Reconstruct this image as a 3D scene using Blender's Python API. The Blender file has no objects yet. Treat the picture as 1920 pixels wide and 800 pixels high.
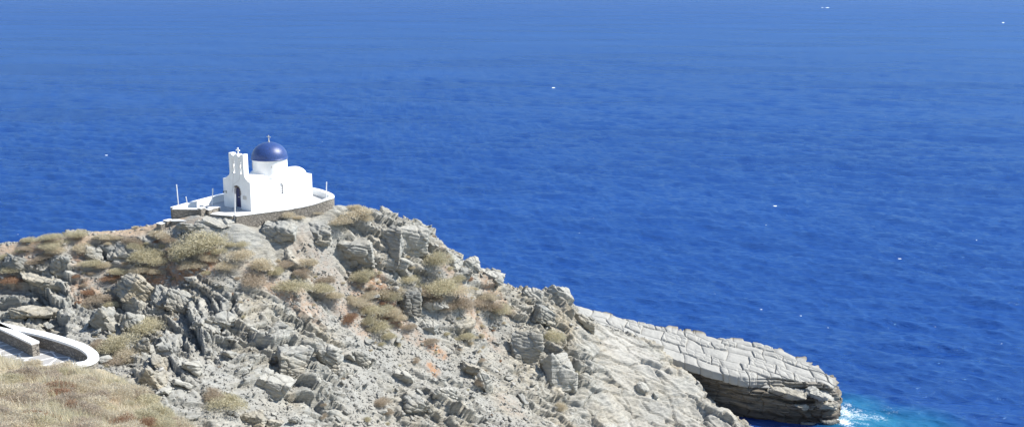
import bpy, bmesh, math, random
import numpy as np
from mathutils import Vector, Matrix

rnd = random.Random(7)
rs = np.random.RandomState(11)
scene = bpy.context.scene
COL = scene.collection

# ------------------------------------------------------------------ camera calibration
FOC, CAMH = 2000.0, 50.0
PITCH = math.atan(445 / FOC)
CP, SP = math.cos(PITCH), math.sin(PITCH)


def ray(px, py):
    xc, yc = (px - 960) / FOC, (400 - py) / FOC
    return np.array([xc, CP + yc * SP, -SP + yc * CP])


def at_y(px, py, Y):
    d = ray(px, py)
    return np.array([0, 0, CAMH]) + d * (Y / d[1])


def at_z(px, py, z):
    d = ray(px, py)
    return np.array([0, 0, CAMH]) + d * ((z - CAMH) / d[2])


# ------------------------------------------------------------------ object helpers
def props(o, label=None, cat=None, group=None, kind=None):
    if label: o['label'] = label
    if cat: o['category'] = cat
    if group: o['group'] = group
    if kind: o['kind'] = kind
    return o


def mesh_np(name, V, F, mat=None, parent=None, smooth=False, attrs=None):
    """V (n,3) array, F (m,3|4) int array or list of polygons -> linked object"""
    me = bpy.data.meshes.new(name)
    V = np.asarray(V, np.float32)
    if isinstance(F, np.ndarray) and F.ndim == 2:
        k = F.shape[1]
        me.vertices.add(len(V)); me.vertices.foreach_set('co', V.ravel())
        me.loops.add(F.size); me.loops.foreach_set('vertex_index', F.astype(np.int32).ravel())
        me.polygons.add(len(F))
        me.polygons.foreach_set('loop_start', np.arange(0, F.size, k, dtype=np.int32))
        me.update(calc_edges=True)
    else:
        me.from_pydata([tuple(v) for v in V], [], [tuple(f) for f in F])
        me.update()
    if smooth:
        me.polygons.foreach_set('use_smooth', np.ones(len(me.polygons), bool))
    for k_, a in (attrs or {}).items():
        at = me.attributes.new(k_, 'FLOAT', 'POINT')
        at.data.foreach_set('value', np.asarray(a, np.float32).ravel())
    if mat: me.materials.append(mat)
    o = bpy.data.objects.new(name, me)
    COL.objects.link(o)
    if parent: o.parent = parent
    return o


def empty(name, loc, rz=0.0):
    o = bpy.data.objects.new(name, None)
    o.empty_display_size = .3
    o.location = loc; o.rotation_euler = (0, 0, rz)
    COL.objects.link(o)
    return o


class MB:
    """collects simple shapes in one mesh"""
    def __init__(s): s.v, s.f = [], []

    def add(s, V, F):
        n = len(s.v); s.v += [tuple(map(float, p)) for p in V]; s.f += [tuple(i + n for i in f) for f in F]; return s

    def box(s, a, b):
        x0, y0, z0 = a; x1, y1, z1 = b
        return s.add([(x0, y0, z0), (x1, y0, z0), (x1, y1, z0), (x0, y1, z0), (x0, y0, z1), (x1, y0, z1), (x1, y1, z1), (x0, y1, z1)],
                     [(0, 3, 2, 1), (4, 5, 6, 7), (0, 1, 5, 4), (1, 2, 6, 5), (2, 3, 7, 6), (3, 0, 4, 7)])

    def tube(s, p, q, r0, r1=None, n=10):
        r1 = r0 if r1 is None else r1
        p, q = Vector(p), Vector(q); d = (q - p).normalized()
        a = d.orthogonal().normalized(); b = d.cross(a)
        V = []
        for c, r in ((p, r0), (q, r1)):
            for i in range(n):
                t = 2 * math.pi * i / n
                V.append(c + a * (r * math.cos(t)) + b * (r * math.sin(t)))
        F = [(i, (i + 1) % n, n + (i + 1) % n, n + i) for i in range(n)] + [tuple(range(n - 1, -1, -1)), tuple(range(n, 2 * n))]
        return s.add(V, F)

    def lathe(s, prof, c=(0, 0, 0), n=32):
        V, F = [], []
        for r, z in prof:
            for i in range(n):
                t = 2 * math.pi * i / n
                V.append((c[0] + r * math.cos(t), c[1] + r * math.sin(t), c[2] + z))
        for j in range(len(prof) - 1):
            for i in range(n):
                F.append((j * n + i, j * n + (i + 1) % n, (j + 1) * n + (i + 1) % n, (j + 1) * n + i))
        F.append(tuple(range(n - 1, -1, -1))); F.append(tuple(range((len(prof) - 1) * n, len(prof) * n)))
        return s.add(V, F)

    def obj(s, name, mat, parent=None, smooth=False, bevel=0, weld=False):
        o = mesh_np(name, s.v, s.f, mat, parent)
        bm = bmesh.new(); bm.from_mesh(o.data)
        if weld: bmesh.ops.remove_doubles(bm, verts=bm.verts, dist=1e-5)
        bmesh.ops.recalc_face_normals(bm, faces=bm.faces)
        if bevel:
            bmesh.ops.bevel(bm, geom=[e for e in bm.edges if len(e.link_faces) == 2 and e.calc_face_angle(0) > .6], offset=bevel, segments=2, affect='EDGES', profile=.5)
        bm.to_mesh(o.data); bm.free()
        if smooth:
            for p in o.data.polygons: p.use_smooth = True
            try: o.data.set_sharp_from_angle(angle=math.radians(40))
            except Exception: pass
        return o


def plate(outer, holes, t, bev=0.0):
    """flat outline with holes given thickness t along +c ; returns V (a,b,c), F"""
    cu = bpy.data.curves.new('tmp', 'CURVE'); cu.dimensions = '2D'; cu.fill_mode = 'BOTH'
    cu.extrude = t / 2
    for ring in [outer] + holes:
        sp = cu.splines.new('POLY'); sp.points.add(len(ring) - 1)
        for p, q in zip(sp.points, ring): p.co = (q[0], q[1], 0, 1)
        sp.use_cyclic_u = True
    ob = bpy.data.objects.new('tmp', cu); COL.objects.link(ob)
    dg = bpy.context.evaluated_depsgraph_get()
    me = bpy.data.meshes.new_from_object(ob.evaluated_get(dg))
    V = [(v.co.x, v.co.y, v.co.z + t / 2) for v in me.vertices]
    F = [tuple(p.vertices) for p in me.polygons]
    bpy.data.objects.remove(ob); bpy.data.curves.remove(cu); bpy.data.meshes.remove(me)
    return V, F


# ------------------------------------------------------------------ noise
def h3(i, j, k, seed):
    i = i.astype(np.uint32); j = j.astype(np.uint32); k = k.astype(np.uint32)
    h = i * np.uint32(374761393) + j * np.uint32(668265263) + k * np.uint32(2147483647 - 58) + np.uint32(seed * 974711 % 4294967295)
    h = (h ^ (h >> np.uint32(13))) * np.uint32(1274126177)
    h = (h ^ (h >> np.uint32(16))) * np.uint32(2246822519)
    return (h ^ (h >> np.uint32(15)))


def hf(i, j, k, seed): return h3(i, j, k, seed).astype(np.float32) * np.float32(1 / 4294967295.0)


def vnoise(P, seed=0):
    P = np.asarray(P, np.float32)
    I = np.floor(P); f = P - I; I = I.astype(np.int64)
    u = f * f * f * (f * (f * 6 - 15) + 10)
    r = 0
    for a in (0, 1):
        wa = u[:, 0] if a else 1 - u[:, 0]
        for b in (0, 1):
            wb = u[:, 1] if b else 1 - u[:, 1]
            for c in (0, 1):
                wc = u[:, 2] if c else 1 - u[:, 2]
                r = r + wa * wb * wc * hf(I[:, 0] + a, I[:, 1] + b, I[:, 2] + c, seed)
    return r * 2 - 1


def fbm(P, seed=0, oct=4, gain=.5):
    P = np.asarray(P, np.float32); r = 0; a = 1.0; t = 0
    for o in range(oct):
        r = r + a * vnoise(P * (2 ** o) + 17.3 * o, seed + o); t += a; a *= gain
    return r / t


def worley(P, seed=0, jit=.9):
    """F1, F2, per-cell random numbers (3), vector from the cell centre"""
    P = np.asarray(P, np.float32)
    I = np.floor(P).astype(np.int64); n = len(P)
    f1 = np.full(n, 9, np.float32); f2 = np.full(n, 9, np.float32)
    ci = np.zeros((n, 3), np.int64); vec = np.zeros((n, 3), np.float32)
    for a in (-1, 0, 1):
        for b in (-1, 0, 1):
            for c in (-1, 0, 1):
                J = I + np.array([a, b, c])
                C = np.stack([J[:, k] + .5 + jit * (hf(J[:, 0], J[:, 1], J[:, 2], seed + 31 * k) - .5) for k in range(3)], 1).astype(np.float32)
                D = P - C
                d = np.sqrt((D * D).sum(1))
                m = d < f1
                f2 = np.where(m, f1, np.minimum(f2, d)); f1 = np.where(m, d, f1)
                ci[m] = J[m]; vec[m] = D[m]
    R = np.stack([hf(ci[:, 0], ci[:, 1], ci[:, 2], seed + 500 + k) for k in range(3)], 1)
    return f1, f2, R, vec


def sstep(a, b, x):
    t = np.clip((x - a) / (b - a), 0, 1); return t * t * (3 - 2 * t)


class TPS:
    def __init__(s, P, z, lam=0.02):
        P = np.asarray(P, float); z = np.asarray(z, float); n = len(P)
        s.P, s.c = P, P.mean(0); Q = (P - s.c) / 30
        K = s.k(Q, Q) + lam * np.eye(n) * .05
        T = np.hstack([np.ones((n, 1)), Q])
        A = np.block([[K, T], [T.T, np.zeros((3, 3))]])
        s.w = np.linalg.solve(A, np.concatenate([z, np.zeros(3)])); s.Q = Q

    @staticmethod
    def k(A, B):
        d = ((A[:, None, :] - B[None]) ** 2).sum(2); return .5 * d * np.log(d + 1e-12)

    def __call__(s, X, Y):
        sh = np.shape(X); q = (np.stack([np.ravel(X), np.ravel(Y)], 1) - s.c) / 30
        out = np.empty(len(q))
        for i in range(0, len(q), 60000):
            c = q[i:i + 60000]; n = len(s.Q)
            out[i:i + 60000] = s.k(c, s.Q) @ s.w[:n] + s.w[n] + c @ s.w[n + 1:]
        return out.reshape(sh)


# ------------------------------------------------------------------ materials
def new_mat(name):
    m = bpy.data.materials.new(name); m.use_nodes = True
    nt = m.node_tree; nt.nodes.clear()
    out = nt.nodes.new('ShaderNodeOutputMaterial'); b = nt.nodes.new('ShaderNodeBsdfPrincipled')
    nt.links.new(b.outputs[0], out.inputs[0])
    return m, nt, b


class N:
    def __init__(s, nt): s.nt = nt

    def n(s, t, **kw):
        o = s.nt.nodes.new(t)
        for k, v in kw.items(): setattr(o, k, v)
        return o

    def l(s, a, b): s.nt.links.new(a, b)

    def attr(s, name): return s.n('ShaderNodeAttribute', attribute_name=name).outputs['Fac']

    def pos(s): return s.n('ShaderNodeNewGeometry').outputs['Position']

    def obco(s): return s.n('ShaderNodeTexCoord').outputs['Object']

    def mapping(s, vec, scale=(1, 1, 1), rot=(0, 0, 0)):
        m = s.n('ShaderNodeMapping'); m.inputs['Scale'].default_value = scale; m.inputs['Rotation'].default_value = rot
        s.l(vec, m.inputs['Vector']); return m.outputs[0]

    def noise(s, vec, scale, detail=4, rough=.55, dist=0):
        m = s.n('ShaderNodeTexNoise'); m.inputs['Scale'].default_value = scale; m.inputs['Detail'].default_value = detail
        m.inputs['Roughness'].default_value = rough; m.inputs['Distortion'].default_value = dist
        s.l(vec, m.inputs['Vector']); return m.outputs['Fac']

    def voro(s, vec, scale, feature='F1', out='Distance', rnd_=1.0):
        m = s.n('ShaderNodeTexVoronoi', feature=feature); m.inputs['Scale'].default_value = scale
        m.inputs['Randomness'].default_value = rnd_
        s.l(vec, m.inputs['Vector']); return m.outputs[out]

    def ramp(s, fac, stops):
        r = s.n('ShaderNodeValToRGB'); e = r.color_ramp.elements
        while len(e) < len(stops): e.new(.5)
        for x, (p, c) in zip(e, stops):
            x.position = p; x.color = (c, c, c, 1) if isinstance(c, (int, float)) else (*c, 1)
        s.l(fac, r.inputs[0]); return r.outputs[0]

    def mix(s, fac, a, b, mode='MIX'):
        m = s.n('ShaderNodeMix', data_type='RGBA', blend_type=mode)
        for sock, v in ((m.inputs[0], fac), (m.inputs[6], a), (m.inputs[7], b)):
            if isinstance(v, (int, float)): sock.default_value = v
            elif isinstance(v, tuple): sock.default_value = (*v, 1)
            else: s.l(v, sock)
        return m.outputs[2]

    def math(s, op, a, b=None, clamp=False):
        m = s.n('ShaderNodeMath', operation=op, use_clamp=clamp)
        for sock, v in zip(m.inputs, (a, b)):
            if v is None: continue
            if isinstance(v, (int, float)): sock.default_value = v
            else: s.l(v, sock)
        return m.outputs[0]

    def bump(s, h, strength, dist, prev=None):
        b = s.n('ShaderNodeBump'); b.inputs['Strength'].default_value = strength; b.inputs['Distance'].default_value = dist
        s.l(h, b.inputs['Height'])
        if prev is not None: s.l(prev, b.inputs['Normal'])
        return b.outputs[0]


def simple(name, col, rough=.6, var=.12, scale=6.0, bump=0.0, spec=.5):
    m, nt, b = new_mat(name); k = N(nt)
    p = k.obco()
    nz = k.noise(p, scale, 5, .6)
    b.inputs['Roughness'].default_value = rough
    b.inputs['Specular IOR Level'].default_value = spec
    c = k.mix(k.ramp(nz, [(.3, 0.0), (.7, 1.0)]), tuple(x * (1 - var) for x in col), tuple(min(1, x * (1 + var)) for x in col))
    k.l(c, b.inputs['Base Color'])
    if bump: k.l(k.bump(k.noise(p, scale * 3, 4), bump, .03), b.inputs['Normal'])
    return m


def rock_material(name, pale=0.0, use_attr=True, warm=0.0, dark=0.0):
    m, nt, b = new_mat(name); k = N(nt)
    p = k.pos() if use_attr else k.obco()
    b.inputs['Roughness'].default_value = .85; b.inputs['Specular IOR Level'].default_value = .25
    # foliation frame: layers dip to the right of the photograph
    fol = k.mapping(p, (.55, .8, 4.2), (0, math.radians(26), 0))
    n1 = k.noise(fol, 1.3, 6, .62, .6)
    n2 = k.noise(p, .22, 4, .6, .4)
    n3 = k.noise(p, 5.0, 5, .7)
    grey = k.mix(k.ramp(n1, [(.32, 0.0), (.62, 1.0)]), (.20, .206, .198), (.365, .36, .325))
    tan = k.mix(k.ramp(n1, [(.35, 0.0), (.65, 1.0)]), (.25, .215, .155), (.41, .365, .28))
    w = k.ramp(n2, [(.44, 0.0), (.70, .85)])
    if warm: w = k.math('ADD', w, warm, True)
    if use_attr: w = k.math('ADD', w, k.math('MULTIPLY', k.attr('warm'), .32), True)
    c = k.mix(w, grey, tan)
    c = k.mix(k.ramp(n3, [(.28, .55), (.5, 0.0)]), c, (.15, .155, .15))        # lichen and weathering
    c = k.mix(k.ramp(n3, [(.64, 0.0), (.78, .5)]), c, (.36, .35, .32))
    if pale: c = k.mix(pale, c, (.385, .375, .335))
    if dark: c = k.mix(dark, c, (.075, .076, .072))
    if use_attr:
        cell = k.attr('cell')
        c = k.mix(.75, c, k.ramp(cell, [(0, .76), (1, 1.18)]), 'MULTIPLY')
        c = k.mix(k.attr('palev'), c, k.mix(n1, (.30, .29, .26), (.44, .425, .385)))
        gr = k.mix(k.noise(p, 9, 4, .7), (.225, .224, .207), (.33, .325, .30))
        c = k.mix(k.attr('scree'), c, gr)
        so = k.mix(k.noise(p, 3.5, 5, .7), (.27, .135, .07), (.36, .24, .15))
        sm = k.math('MULTIPLY', k.attr('soil'), k.ramp(k.noise(p, 1.6, 5, .7), [(.36, 0.0), (.56, 1.0)]))
        c = k.mix(sm, c, so)
        c = k.mix(k.attr('trail'), c, k.mix(k.noise(p, 5, 4, .7), (.30, .22, .15), (.42, .335, .245)))
    k.l(c, b.inputs['Base Color'])
    vc = k.n('ShaderNodeSeparateColor'); k.l(k.voro(k.mapping(p, (1.6, 2.2, 7.5), (0, math.radians(26), .2)), 1.0, 'F1', 'Color'), vc.inputs[0])
    vd = k.n('ShaderNodeSeparateColor'); k.l(k.voro(k.mapping(p, (4.2, 5.0, 16), (0, math.radians(22), .5)), 1.0, 'F1', 'Color'), vd.inputs[0])
    nb = k.bump(n1, .6, .22)
    nb = k.bump(vc.outputs[0], .55, .16, nb)
    nb = k.bump(vd.outputs[0], .5, .08, nb)
    nb = k.bump(k.noise(p, 7, 5, .7), .5, .07, nb)
    k.l(nb, b.inputs['Normal'])
    return m


ROCK = rock_material('schist')
ROCKB = rock_material('boulder_schist', use_attr=False)
ROCKT = rock_material('ochre_schist', use_attr=False, warm=.45)
ROCKD = rock_material('shade_and_wet_schist', use_attr=False, dark=.45)  # shade painted into slope rocks along with dark rock; wet at the shelf
ROCKP = rock_material('pale_schist', pale=.6, use_attr=False)


def shelf_material():
    m, nt, b = new_mat('shelf_rock'); k = N(nt)
    p = k.pos(); b.inputs['Roughness'].default_value = .85; b.inputs['Specular IOR Level'].default_value = .25
    lay = k.mapping(p, (.25, .5, 5.5), (0, math.radians(5), 0))
    n1 = k.noise(lay, 1.2, 5, .6, .5)
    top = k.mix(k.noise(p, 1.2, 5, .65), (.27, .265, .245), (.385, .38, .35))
    side = k.mix(k.ramp(n1, [(.35, 0.0), (.65, 1.0)]), (.062, .054, .045), (.225, .195, .15))  # brown strata, darkened further to paint in shade on the undercut face
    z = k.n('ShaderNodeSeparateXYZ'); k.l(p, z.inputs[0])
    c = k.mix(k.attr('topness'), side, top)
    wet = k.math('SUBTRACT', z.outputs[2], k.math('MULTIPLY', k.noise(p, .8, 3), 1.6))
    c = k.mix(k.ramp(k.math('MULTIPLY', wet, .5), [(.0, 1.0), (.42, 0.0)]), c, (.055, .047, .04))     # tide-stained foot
    c = k.mix(k.attr('crack'), c, (.15, .14, .125))
    k.l(c, b.inputs['Base Color'])
    nb = k.bump(n1, .5, .15); nb = k.bump(k.noise(p, 6, 5, .7), .4, .06, nb)
    k.l(nb, b.inputs['Normal'])
    return m


SHELF = shelf_material()
WHITE = simple('whitewash', (.79, .79, .775), .75, .06, 1.3, .2)
CAPW = simple('whitewashed_coping', (.78, .78, .76), .8, .07, 2.5, .2)
FLOORM = simple('pale_terrace_floor', (.44, .44, .44), .8, .10, 1.4, .1)
BLUE = simple('blue_dome_paint', (.024, .056, .190), .40, .45, 9, .35, .5)
DOORM = simple('navy_door_paint', (.018, .024, .10), .45, .15, 3)
DARK = simple('dark_iron', (.04, .04, .042), .5, .2, 5)
BRONZE = simple('bell_metal', (.55, .54, .50), .45, .1, 5)
GREYP = simple('grey_plaque', (.50, .48, .44), .7, .15, 8)
POLEM = simple('white_pole_paint', (.80, .80, .80), .55, .03, 4)
TWIG = simple('dry_garland', (.16, .11, .07), .9, .3, 9)


def masonry():
    m, nt, b = new_mat('dry_stone_masonry'); k = N(nt)
    p = k.mapping(k.obco(), (1, 1, 1.9))
    b.inputs['Roughness'].default_value = .9
    e = k.voro(p, 3.3, 'DISTANCE_TO_EDGE')
    c = k.voro(p, 3.3, 'F1', 'Color')
    r = k.n('ShaderNodeSeparateColor'); k.l(c, r.inputs[0])
    st = k.mix(r.outputs[0], (.13, .12, .105), (.31, .285, .245))
    st = k.mix(k.noise(p, 6, 4, .7), st, (.27, .24, .2))
    k.l(k.mix(k.ramp(e, [(.02, 0.0), (.07, 1.0)]), (.13, .12, .11), st), b.inputs['Base Color'])
    k.l(k.bump(k.ramp(e, [(0, 0.0), (.12, 1.0)]), .8, .06), b.inputs['Normal'])
    return m


STONE = masonry()


def paving():
    m, nt, b = new_mat('flagstone_paving'); k = N(nt)
    p = k.obco(); b.inputs['Roughness'].default_value = .8
    e = k.voro(p, 1.05, 'DISTANCE_TO_EDGE')
    st = k.mix(k.noise(p, 2.5, 5, .7), (.27, .265, .26), (.40, .395, .385))
    k.l(k.mix(k.ramp(e, [(.035, 0.0), (.05, 1.0)]), (.78, .78, .76), st), b.inputs['Base Color'])
    return m


PAVE = paving()


def foliage(name, c0, c1, c2):
    m, nt, b = new_mat(name); k = N(nt)
    b.inputs['Roughness'].default_value = .9; b.inputs['Specular IOR Level'].default_value = .1
    g = k.n('ShaderNodeNewGeometry')
    r = g.outputs['Random Per Island']
    oi = k.n('ShaderNodeObjectInfo').outputs['Random']
    c = k.ramp(r, [(0.0, c0), (.55, c1), (1.0, c2)])
    c = k.mix(.5, c, k.ramp(oi, [(0, .85), (1, 1.15)]), 'MULTIPLY')
    k.l(c, b.inputs['Base Color'])
    tr = k.n('ShaderNodeBsdfTranslucent'); k.l(c, tr.inputs[0])
    mx = k.n('ShaderNodeMixShader'); mx.inputs[0].default_value = .45
    out = [x for x in nt.nodes if x.type == 'OUTPUT_MATERIAL'][0]
    k.l(b.outputs[0], mx.inputs[1]); k.l(tr.outputs[0], mx.inputs[2]); k.l(mx.outputs[0], out.inputs[0])
    return m


FOL = {'o': foliage('olive_leaf', (.43, .40, .27), (.55, .505, .36), (.64, .59, .45)),
       't': foliage('straw_leaf', (.49, .43, .315), (.60, .535, .41), (.68, .62, .50)),
       'b': foliage('brown_leaf', (.37, .31, .235), (.46, .39, .305), (.54, .47, .38)),
       'r': foliage('rust_leaf', (.24, .13, .08), (.38, .24, .155), (.48, .36, .26))}
STRAW = foliage('dry_grass_blade', (.48, .43, .30), (.63, .57, .42), (.75, .70, .57))

# ------------------------------------------------------------------ headland height field
R_ = [  # px, py, Y of the visible ground (read off the photograph, Y in metres)
    (0, 462, 94), (60, 449, 95), (140, 437, 96.5), (200, 436, 97.5), (260, 427, 98), (320, 412, 98.5), (380, 404, 97.5), (440, 419, 97.3),
    (540, 404, 100.5), (627, 392, 102.7), (660, 388, 104.5), (700, 403, 105), (745, 407, 107), (782, 432, 107.3), (800, 456, 107),
    (840, 476, 108), (870, 490, 109.5), (910, 512, 111), (960, 541, 113.5), (1045, 549, 117.5), (1070, 577, 119)]
M_ = [(812, 467, 106.3), (1100, 602, 119.5), (1160, 640, 117.5), (1250, 660, 120), (1290, 705, 118.5), (1330, 740, 116.5), (1383, 780, 113.6),
      (1200, 800, 107), (1300, 800, 110), (1100, 800, 102), (1000, 800, 97), (850, 800, 92), (700, 800, 87.5), (550, 800, 83), (400, 800, 78),
      (300, 740, 78), (900, 640, 105), (900, 720, 99), (900, 800, 93.5), (900, 580, 109), (1000, 640, 110), (1000, 720, 104), (1100, 700, 109),
      (1100, 640, 114), (800, 700, 96.5), (800, 620, 101.5), (800, 540, 105), (800, 500, 106), (700, 500, 102.2), (700, 425, 104.5),
      (700, 480, 102.8), (640, 470, 101.8), (620, 425, 102), (760, 430, 106), (760, 490, 104.8), (700, 600, 99), (700, 700, 93), (600, 430, 101), (600, 500, 98.5),
      (600, 600, 94.5), (600, 700, 89), (500, 430, 98.5), (500, 500, 95.5), (500, 600, 91), (500, 700, 85.5), (400, 430, 97), (400, 500, 94),
      (400, 600, 89), (400, 700, 82.5), (300, 450, 96.5), (300, 520, 94), (300, 600, 89.5), (300, 680, 83.5), (200, 462, 95.5), (200, 520, 93.5),
      (200, 600, 88.5), (200, 640, 86), (100, 480, 93.5), (100, 540, 91.5), (100, 600, 88), (0, 482, 93), (0, 540, 91), (0, 600, 87),
      (-200, 490, 90), (-200, 600, 84), (-350, 500, 87), (-350, 610, 81), (1200, 720, 112.5), (1150, 740, 109.5)]
pts = [at_y(*q) for q in R_ + M_]
hid = []
for q in R_:
    a = at_y(*q)
    for dy, dz in ((4.5, -2.2), (10, -7.5)): hid.append(a + np.array([0.25 * dy, dy, max(dz, -a[2] - 2)]))
    hid.append(np.array([a[0] + 4, a[1] + 19, min(3, a[2] - 14)]))
    hid.append(np.array([a[0] + 6, a[1] + 27, -5]))
# ground under the church terrace stays below its floor
for q in ((-29, 104), (-25, 106), (-22, 108), (-31, 101)): hid.append(np.array([q[0], q[1], 26.9]))
for q in ((-62, 95, 25), (-62, 85, 22), (-62, 108, 14), (-62, 120, 0), (-62, 75, 17), (-45, 68, 16), (-30, 66, 14), (-15, 70, 10), (-2, 76, 6.5), (8, 82, 3.5),
          (16, 90, 1.5), (24, 100, .2), (30, 108, -1.5), (27, 116.5, -2.2), (24.5, 121, -1.5), (32, 120, -4), (34, 105, -4), (28, 95, -2.5), (20, 82, -2), (8, 70, 0), (-8, 62, 6), (-30, 60, 12),
          (22, 126, 1), (14, 131, 4), (20, 136, -4), (34, 130, -5)):
    hid.append(np.array(q, float))
ALL = np.array(pts + hid)
HEAD = TPS(ALL[:, :2], ALL[:, 2], .03)
TERR_Z = 27.957


def ground_at(px, py, near=60, far=150, fn=None):
    """first point of the base terrain seen along a line of sight (used to read positions off the photograph)"""
    fn = fn or HEAD
    d = ray(px, py); t = np.linspace(near, far, 1400) / d[1]
    P = np.array([0, 0, CAMH]) + t[:, None] * d
    g = fn(P[:, 0], P[:, 1]); u = np.where(P[:, 2] < g)[0]
    if len(u) == 0: return None
    return np.array([P[u[0], 0], P[u[0], 1], g[u[0]]])


STEP = 0.115
gx = np.arange(-62, 33, STEP); gy = np.arange(62, 141, STEP)
GX, GY = np.meshgrid(gx, gy)
GZ = HEAD(GX, GY)
gzx, gzy = np.gradient(GZ, STEP, axis=1), np.gradient(GZ, STEP, axis=0)
P0 = np.stack([GX, GY, GZ], 2).reshape(-1, 3)
NR = np.stack([-gzx, -gzy, np.ones_like(GZ)], 2).reshape(-1, 3); NR /= np.linalg.norm(NR, axis=1)[:, None]


def blobs(lst, fn=None):
    """soft mask: (px, py, half width px, half height px, weight) placed on the ground as ellipses"""
    m = np.zeros(len(P0), np.float32)
    for px, py, w, h, s in lst:
        c = ground_at(px, py)
        if c is None: continue
        mpp = c[1] / FOC * 1.03
        rx = w * mpp; ry = max(h * mpp * 1.9, .4)
        d = ((P0[:, 0] - c[0]) / rx) ** 2 + ((P0[:, 1] - c[1]) / ry) ** 2
        m = np.maximum(m, s * (1 - sstep(.55, 1.35, np.sqrt(d))))
    return m


soil = blobs([(330, 517, 70, 8, 1), (265, 522, 40, 8, .9), (390, 495, 22, 14, .9), (230, 520, 40, 8, .6), (150, 470, 14, 16, .7), (60, 460, 60, 8, .7), (30, 475, 50, 10, .6),
              (530, 552, 70, 8, .6), (500, 520, 40, 8, .4), (570, 560, 40, 8, .5), (710, 540, 26, 10, .9), (735, 585, 30, 12, .8), (690, 570, 40, 14, .6), (660, 600, 40, 12, .5), (815, 655, 26, 8, 1),
              (812, 690, 14, 9, 1), (930, 555, 30, 8, .6), (880, 575, 60, 10, .5), (20, 520, 30, 12, .5), (160, 545, 30, 14, .6), (770, 625, 40, 10, .45), (300, 505, 30, 10, .7), (960, 760, 30, 14, .25), (600, 500, 60, 20, .25)])
trail = blobs([(205, 436, 34, 16, .9), (250, 429, 36, 16, 1), (290, 421, 34, 16, 1), (325, 413, 30, 12, .9), (150, 444, 34, 10, .7), (90, 452, 40, 10, .6), (30, 462, 40, 10, .6), (365, 416, 40, 5, .45), (170, 440, 26, 5, .7), (410, 414, 36, 5, .35)])
smooth_ = blobs([(560, 400, 110, 8, .8), (390, 408, 80, 8, .7), (250, 430, 90, 6, .9), (480, 420, 60, 12, .4), (420, 520, 70, 14, .7), (240, 528, 90, 14, .8), (620, 440, 50, 16, .45),
                 (540, 545, 100, 16, .7), (700, 600, 110, 26, .75), (760, 545, 90, 20, .6), (800, 660, 70, 30, .8), (760, 690, 60, 30, .5), (900, 570, 90, 16, .6),
                 (660, 720, 60, 40, .6), (520, 770, 60, 30, .55), (640, 500, 50, 22, .5), (330, 500, 110, 30, .4), (60, 470, 80, 14, .5), (860, 700, 60, 40, .5), (940, 760, 60, 40, .4)])
lay_t = P0[:, 2] + .40 * P0[:, 0] + .22 * P0[:, 1] * .3 + .45 * fbm(P0 * .16, 52, 3) + .07 * fbm(P0 * 1.2, 53, 2)
palev = blobs([(1165, 645, 44, 30, .95), (1215, 680, 36, 20, .8), (1170, 690, 40, 26, .55), (1235, 730, 70, 50, .35), (1300, 770, 70, 40, .35), (1180, 780, 60, 30, .3), (380, 573, 12, 8, .8), (760, 420, 50, 14, .45), (740, 470, 60, 30, .25)])
tongue = blobs([(1230, 700, 100, 60, 1), (1290, 770, 110, 50, 1), (1180, 660, 70, 40, 1), (1180, 780, 90, 60, .9), (1150, 720, 70, 50, .8), (1120, 780, 60, 50, .7)])
outcrop = blobs([(690, 455, 90, 50, 1), (765, 445, 40, 30, .5), (600, 430, 40, 20, .6), (560, 660, 110, 50, .9), (400, 560, 100, 40, .8), (300, 570, 90, 40, .9), (80, 560, 110, 50, 1), (1020, 650, 80, 80, 1),
                 (900, 510, 60, 30, .9), (1040, 560, 50, 30, 1), (230, 460, 60, 24, .8), (380, 425, 60, 14, .6), (520, 440, 60, 24, .6), (500, 720, 60, 30, .8), (430, 600, 130, 50, .9), (480, 640, 90, 40, .7), (360, 620, 80, 40, .8), (60, 590, 110, 30, 1), (120, 560, 70, 40, .9), (300, 690, 60, 40, .8), (760, 580, 30, 20, .5), (800, 740, 90, 40, .5)])

# foliation frame, warped
warp = fbm(P0 * .09, 3, 3)[:, None] * np.array([2.2, 1.5, 1.6]) + fbm(P0 * .5, 9, 2)[:, None] * .25 * (1 - tongue[:, None] * .8)
Pw = P0 + warp
dip = math.radians(27)
fu = np.stack([Pw[:, 0] * math.cos(dip) - Pw[:, 2] * math.sin(dip), Pw[:, 1], Pw[:, 0] * math.sin(dip) + Pw[:, 2] * math.cos(dip) + .12 * Pw[:, 1]], 1)
rough = np.clip(.46 + .62 * fbm(P0 * .16, 21, 3) + .55 * outcrop - .75 * smooth_ - .9 * trail - .3 * soil, .06, 1.35)
rough *= 1 - .28 * tongue


def blocks(scale, seed, tilt=.55):
    f1, f2, R, vec = worley(fu / np.array(scale), seed)
    edge = f2 - f1
    # block tops lie parallel to the bedding, each at its own height
    h = (R[:, 0] - .5) * 1.05 * (.4 + .5 * scale[2]) + tilt * ((R[:, 1] - .5) * vec[:, 0] + (R[:, 2] - .5) * vec[:, 1]) - .82 * scale[2] * vec[:, 2]
    return h, edge, R[:, 0]


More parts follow.
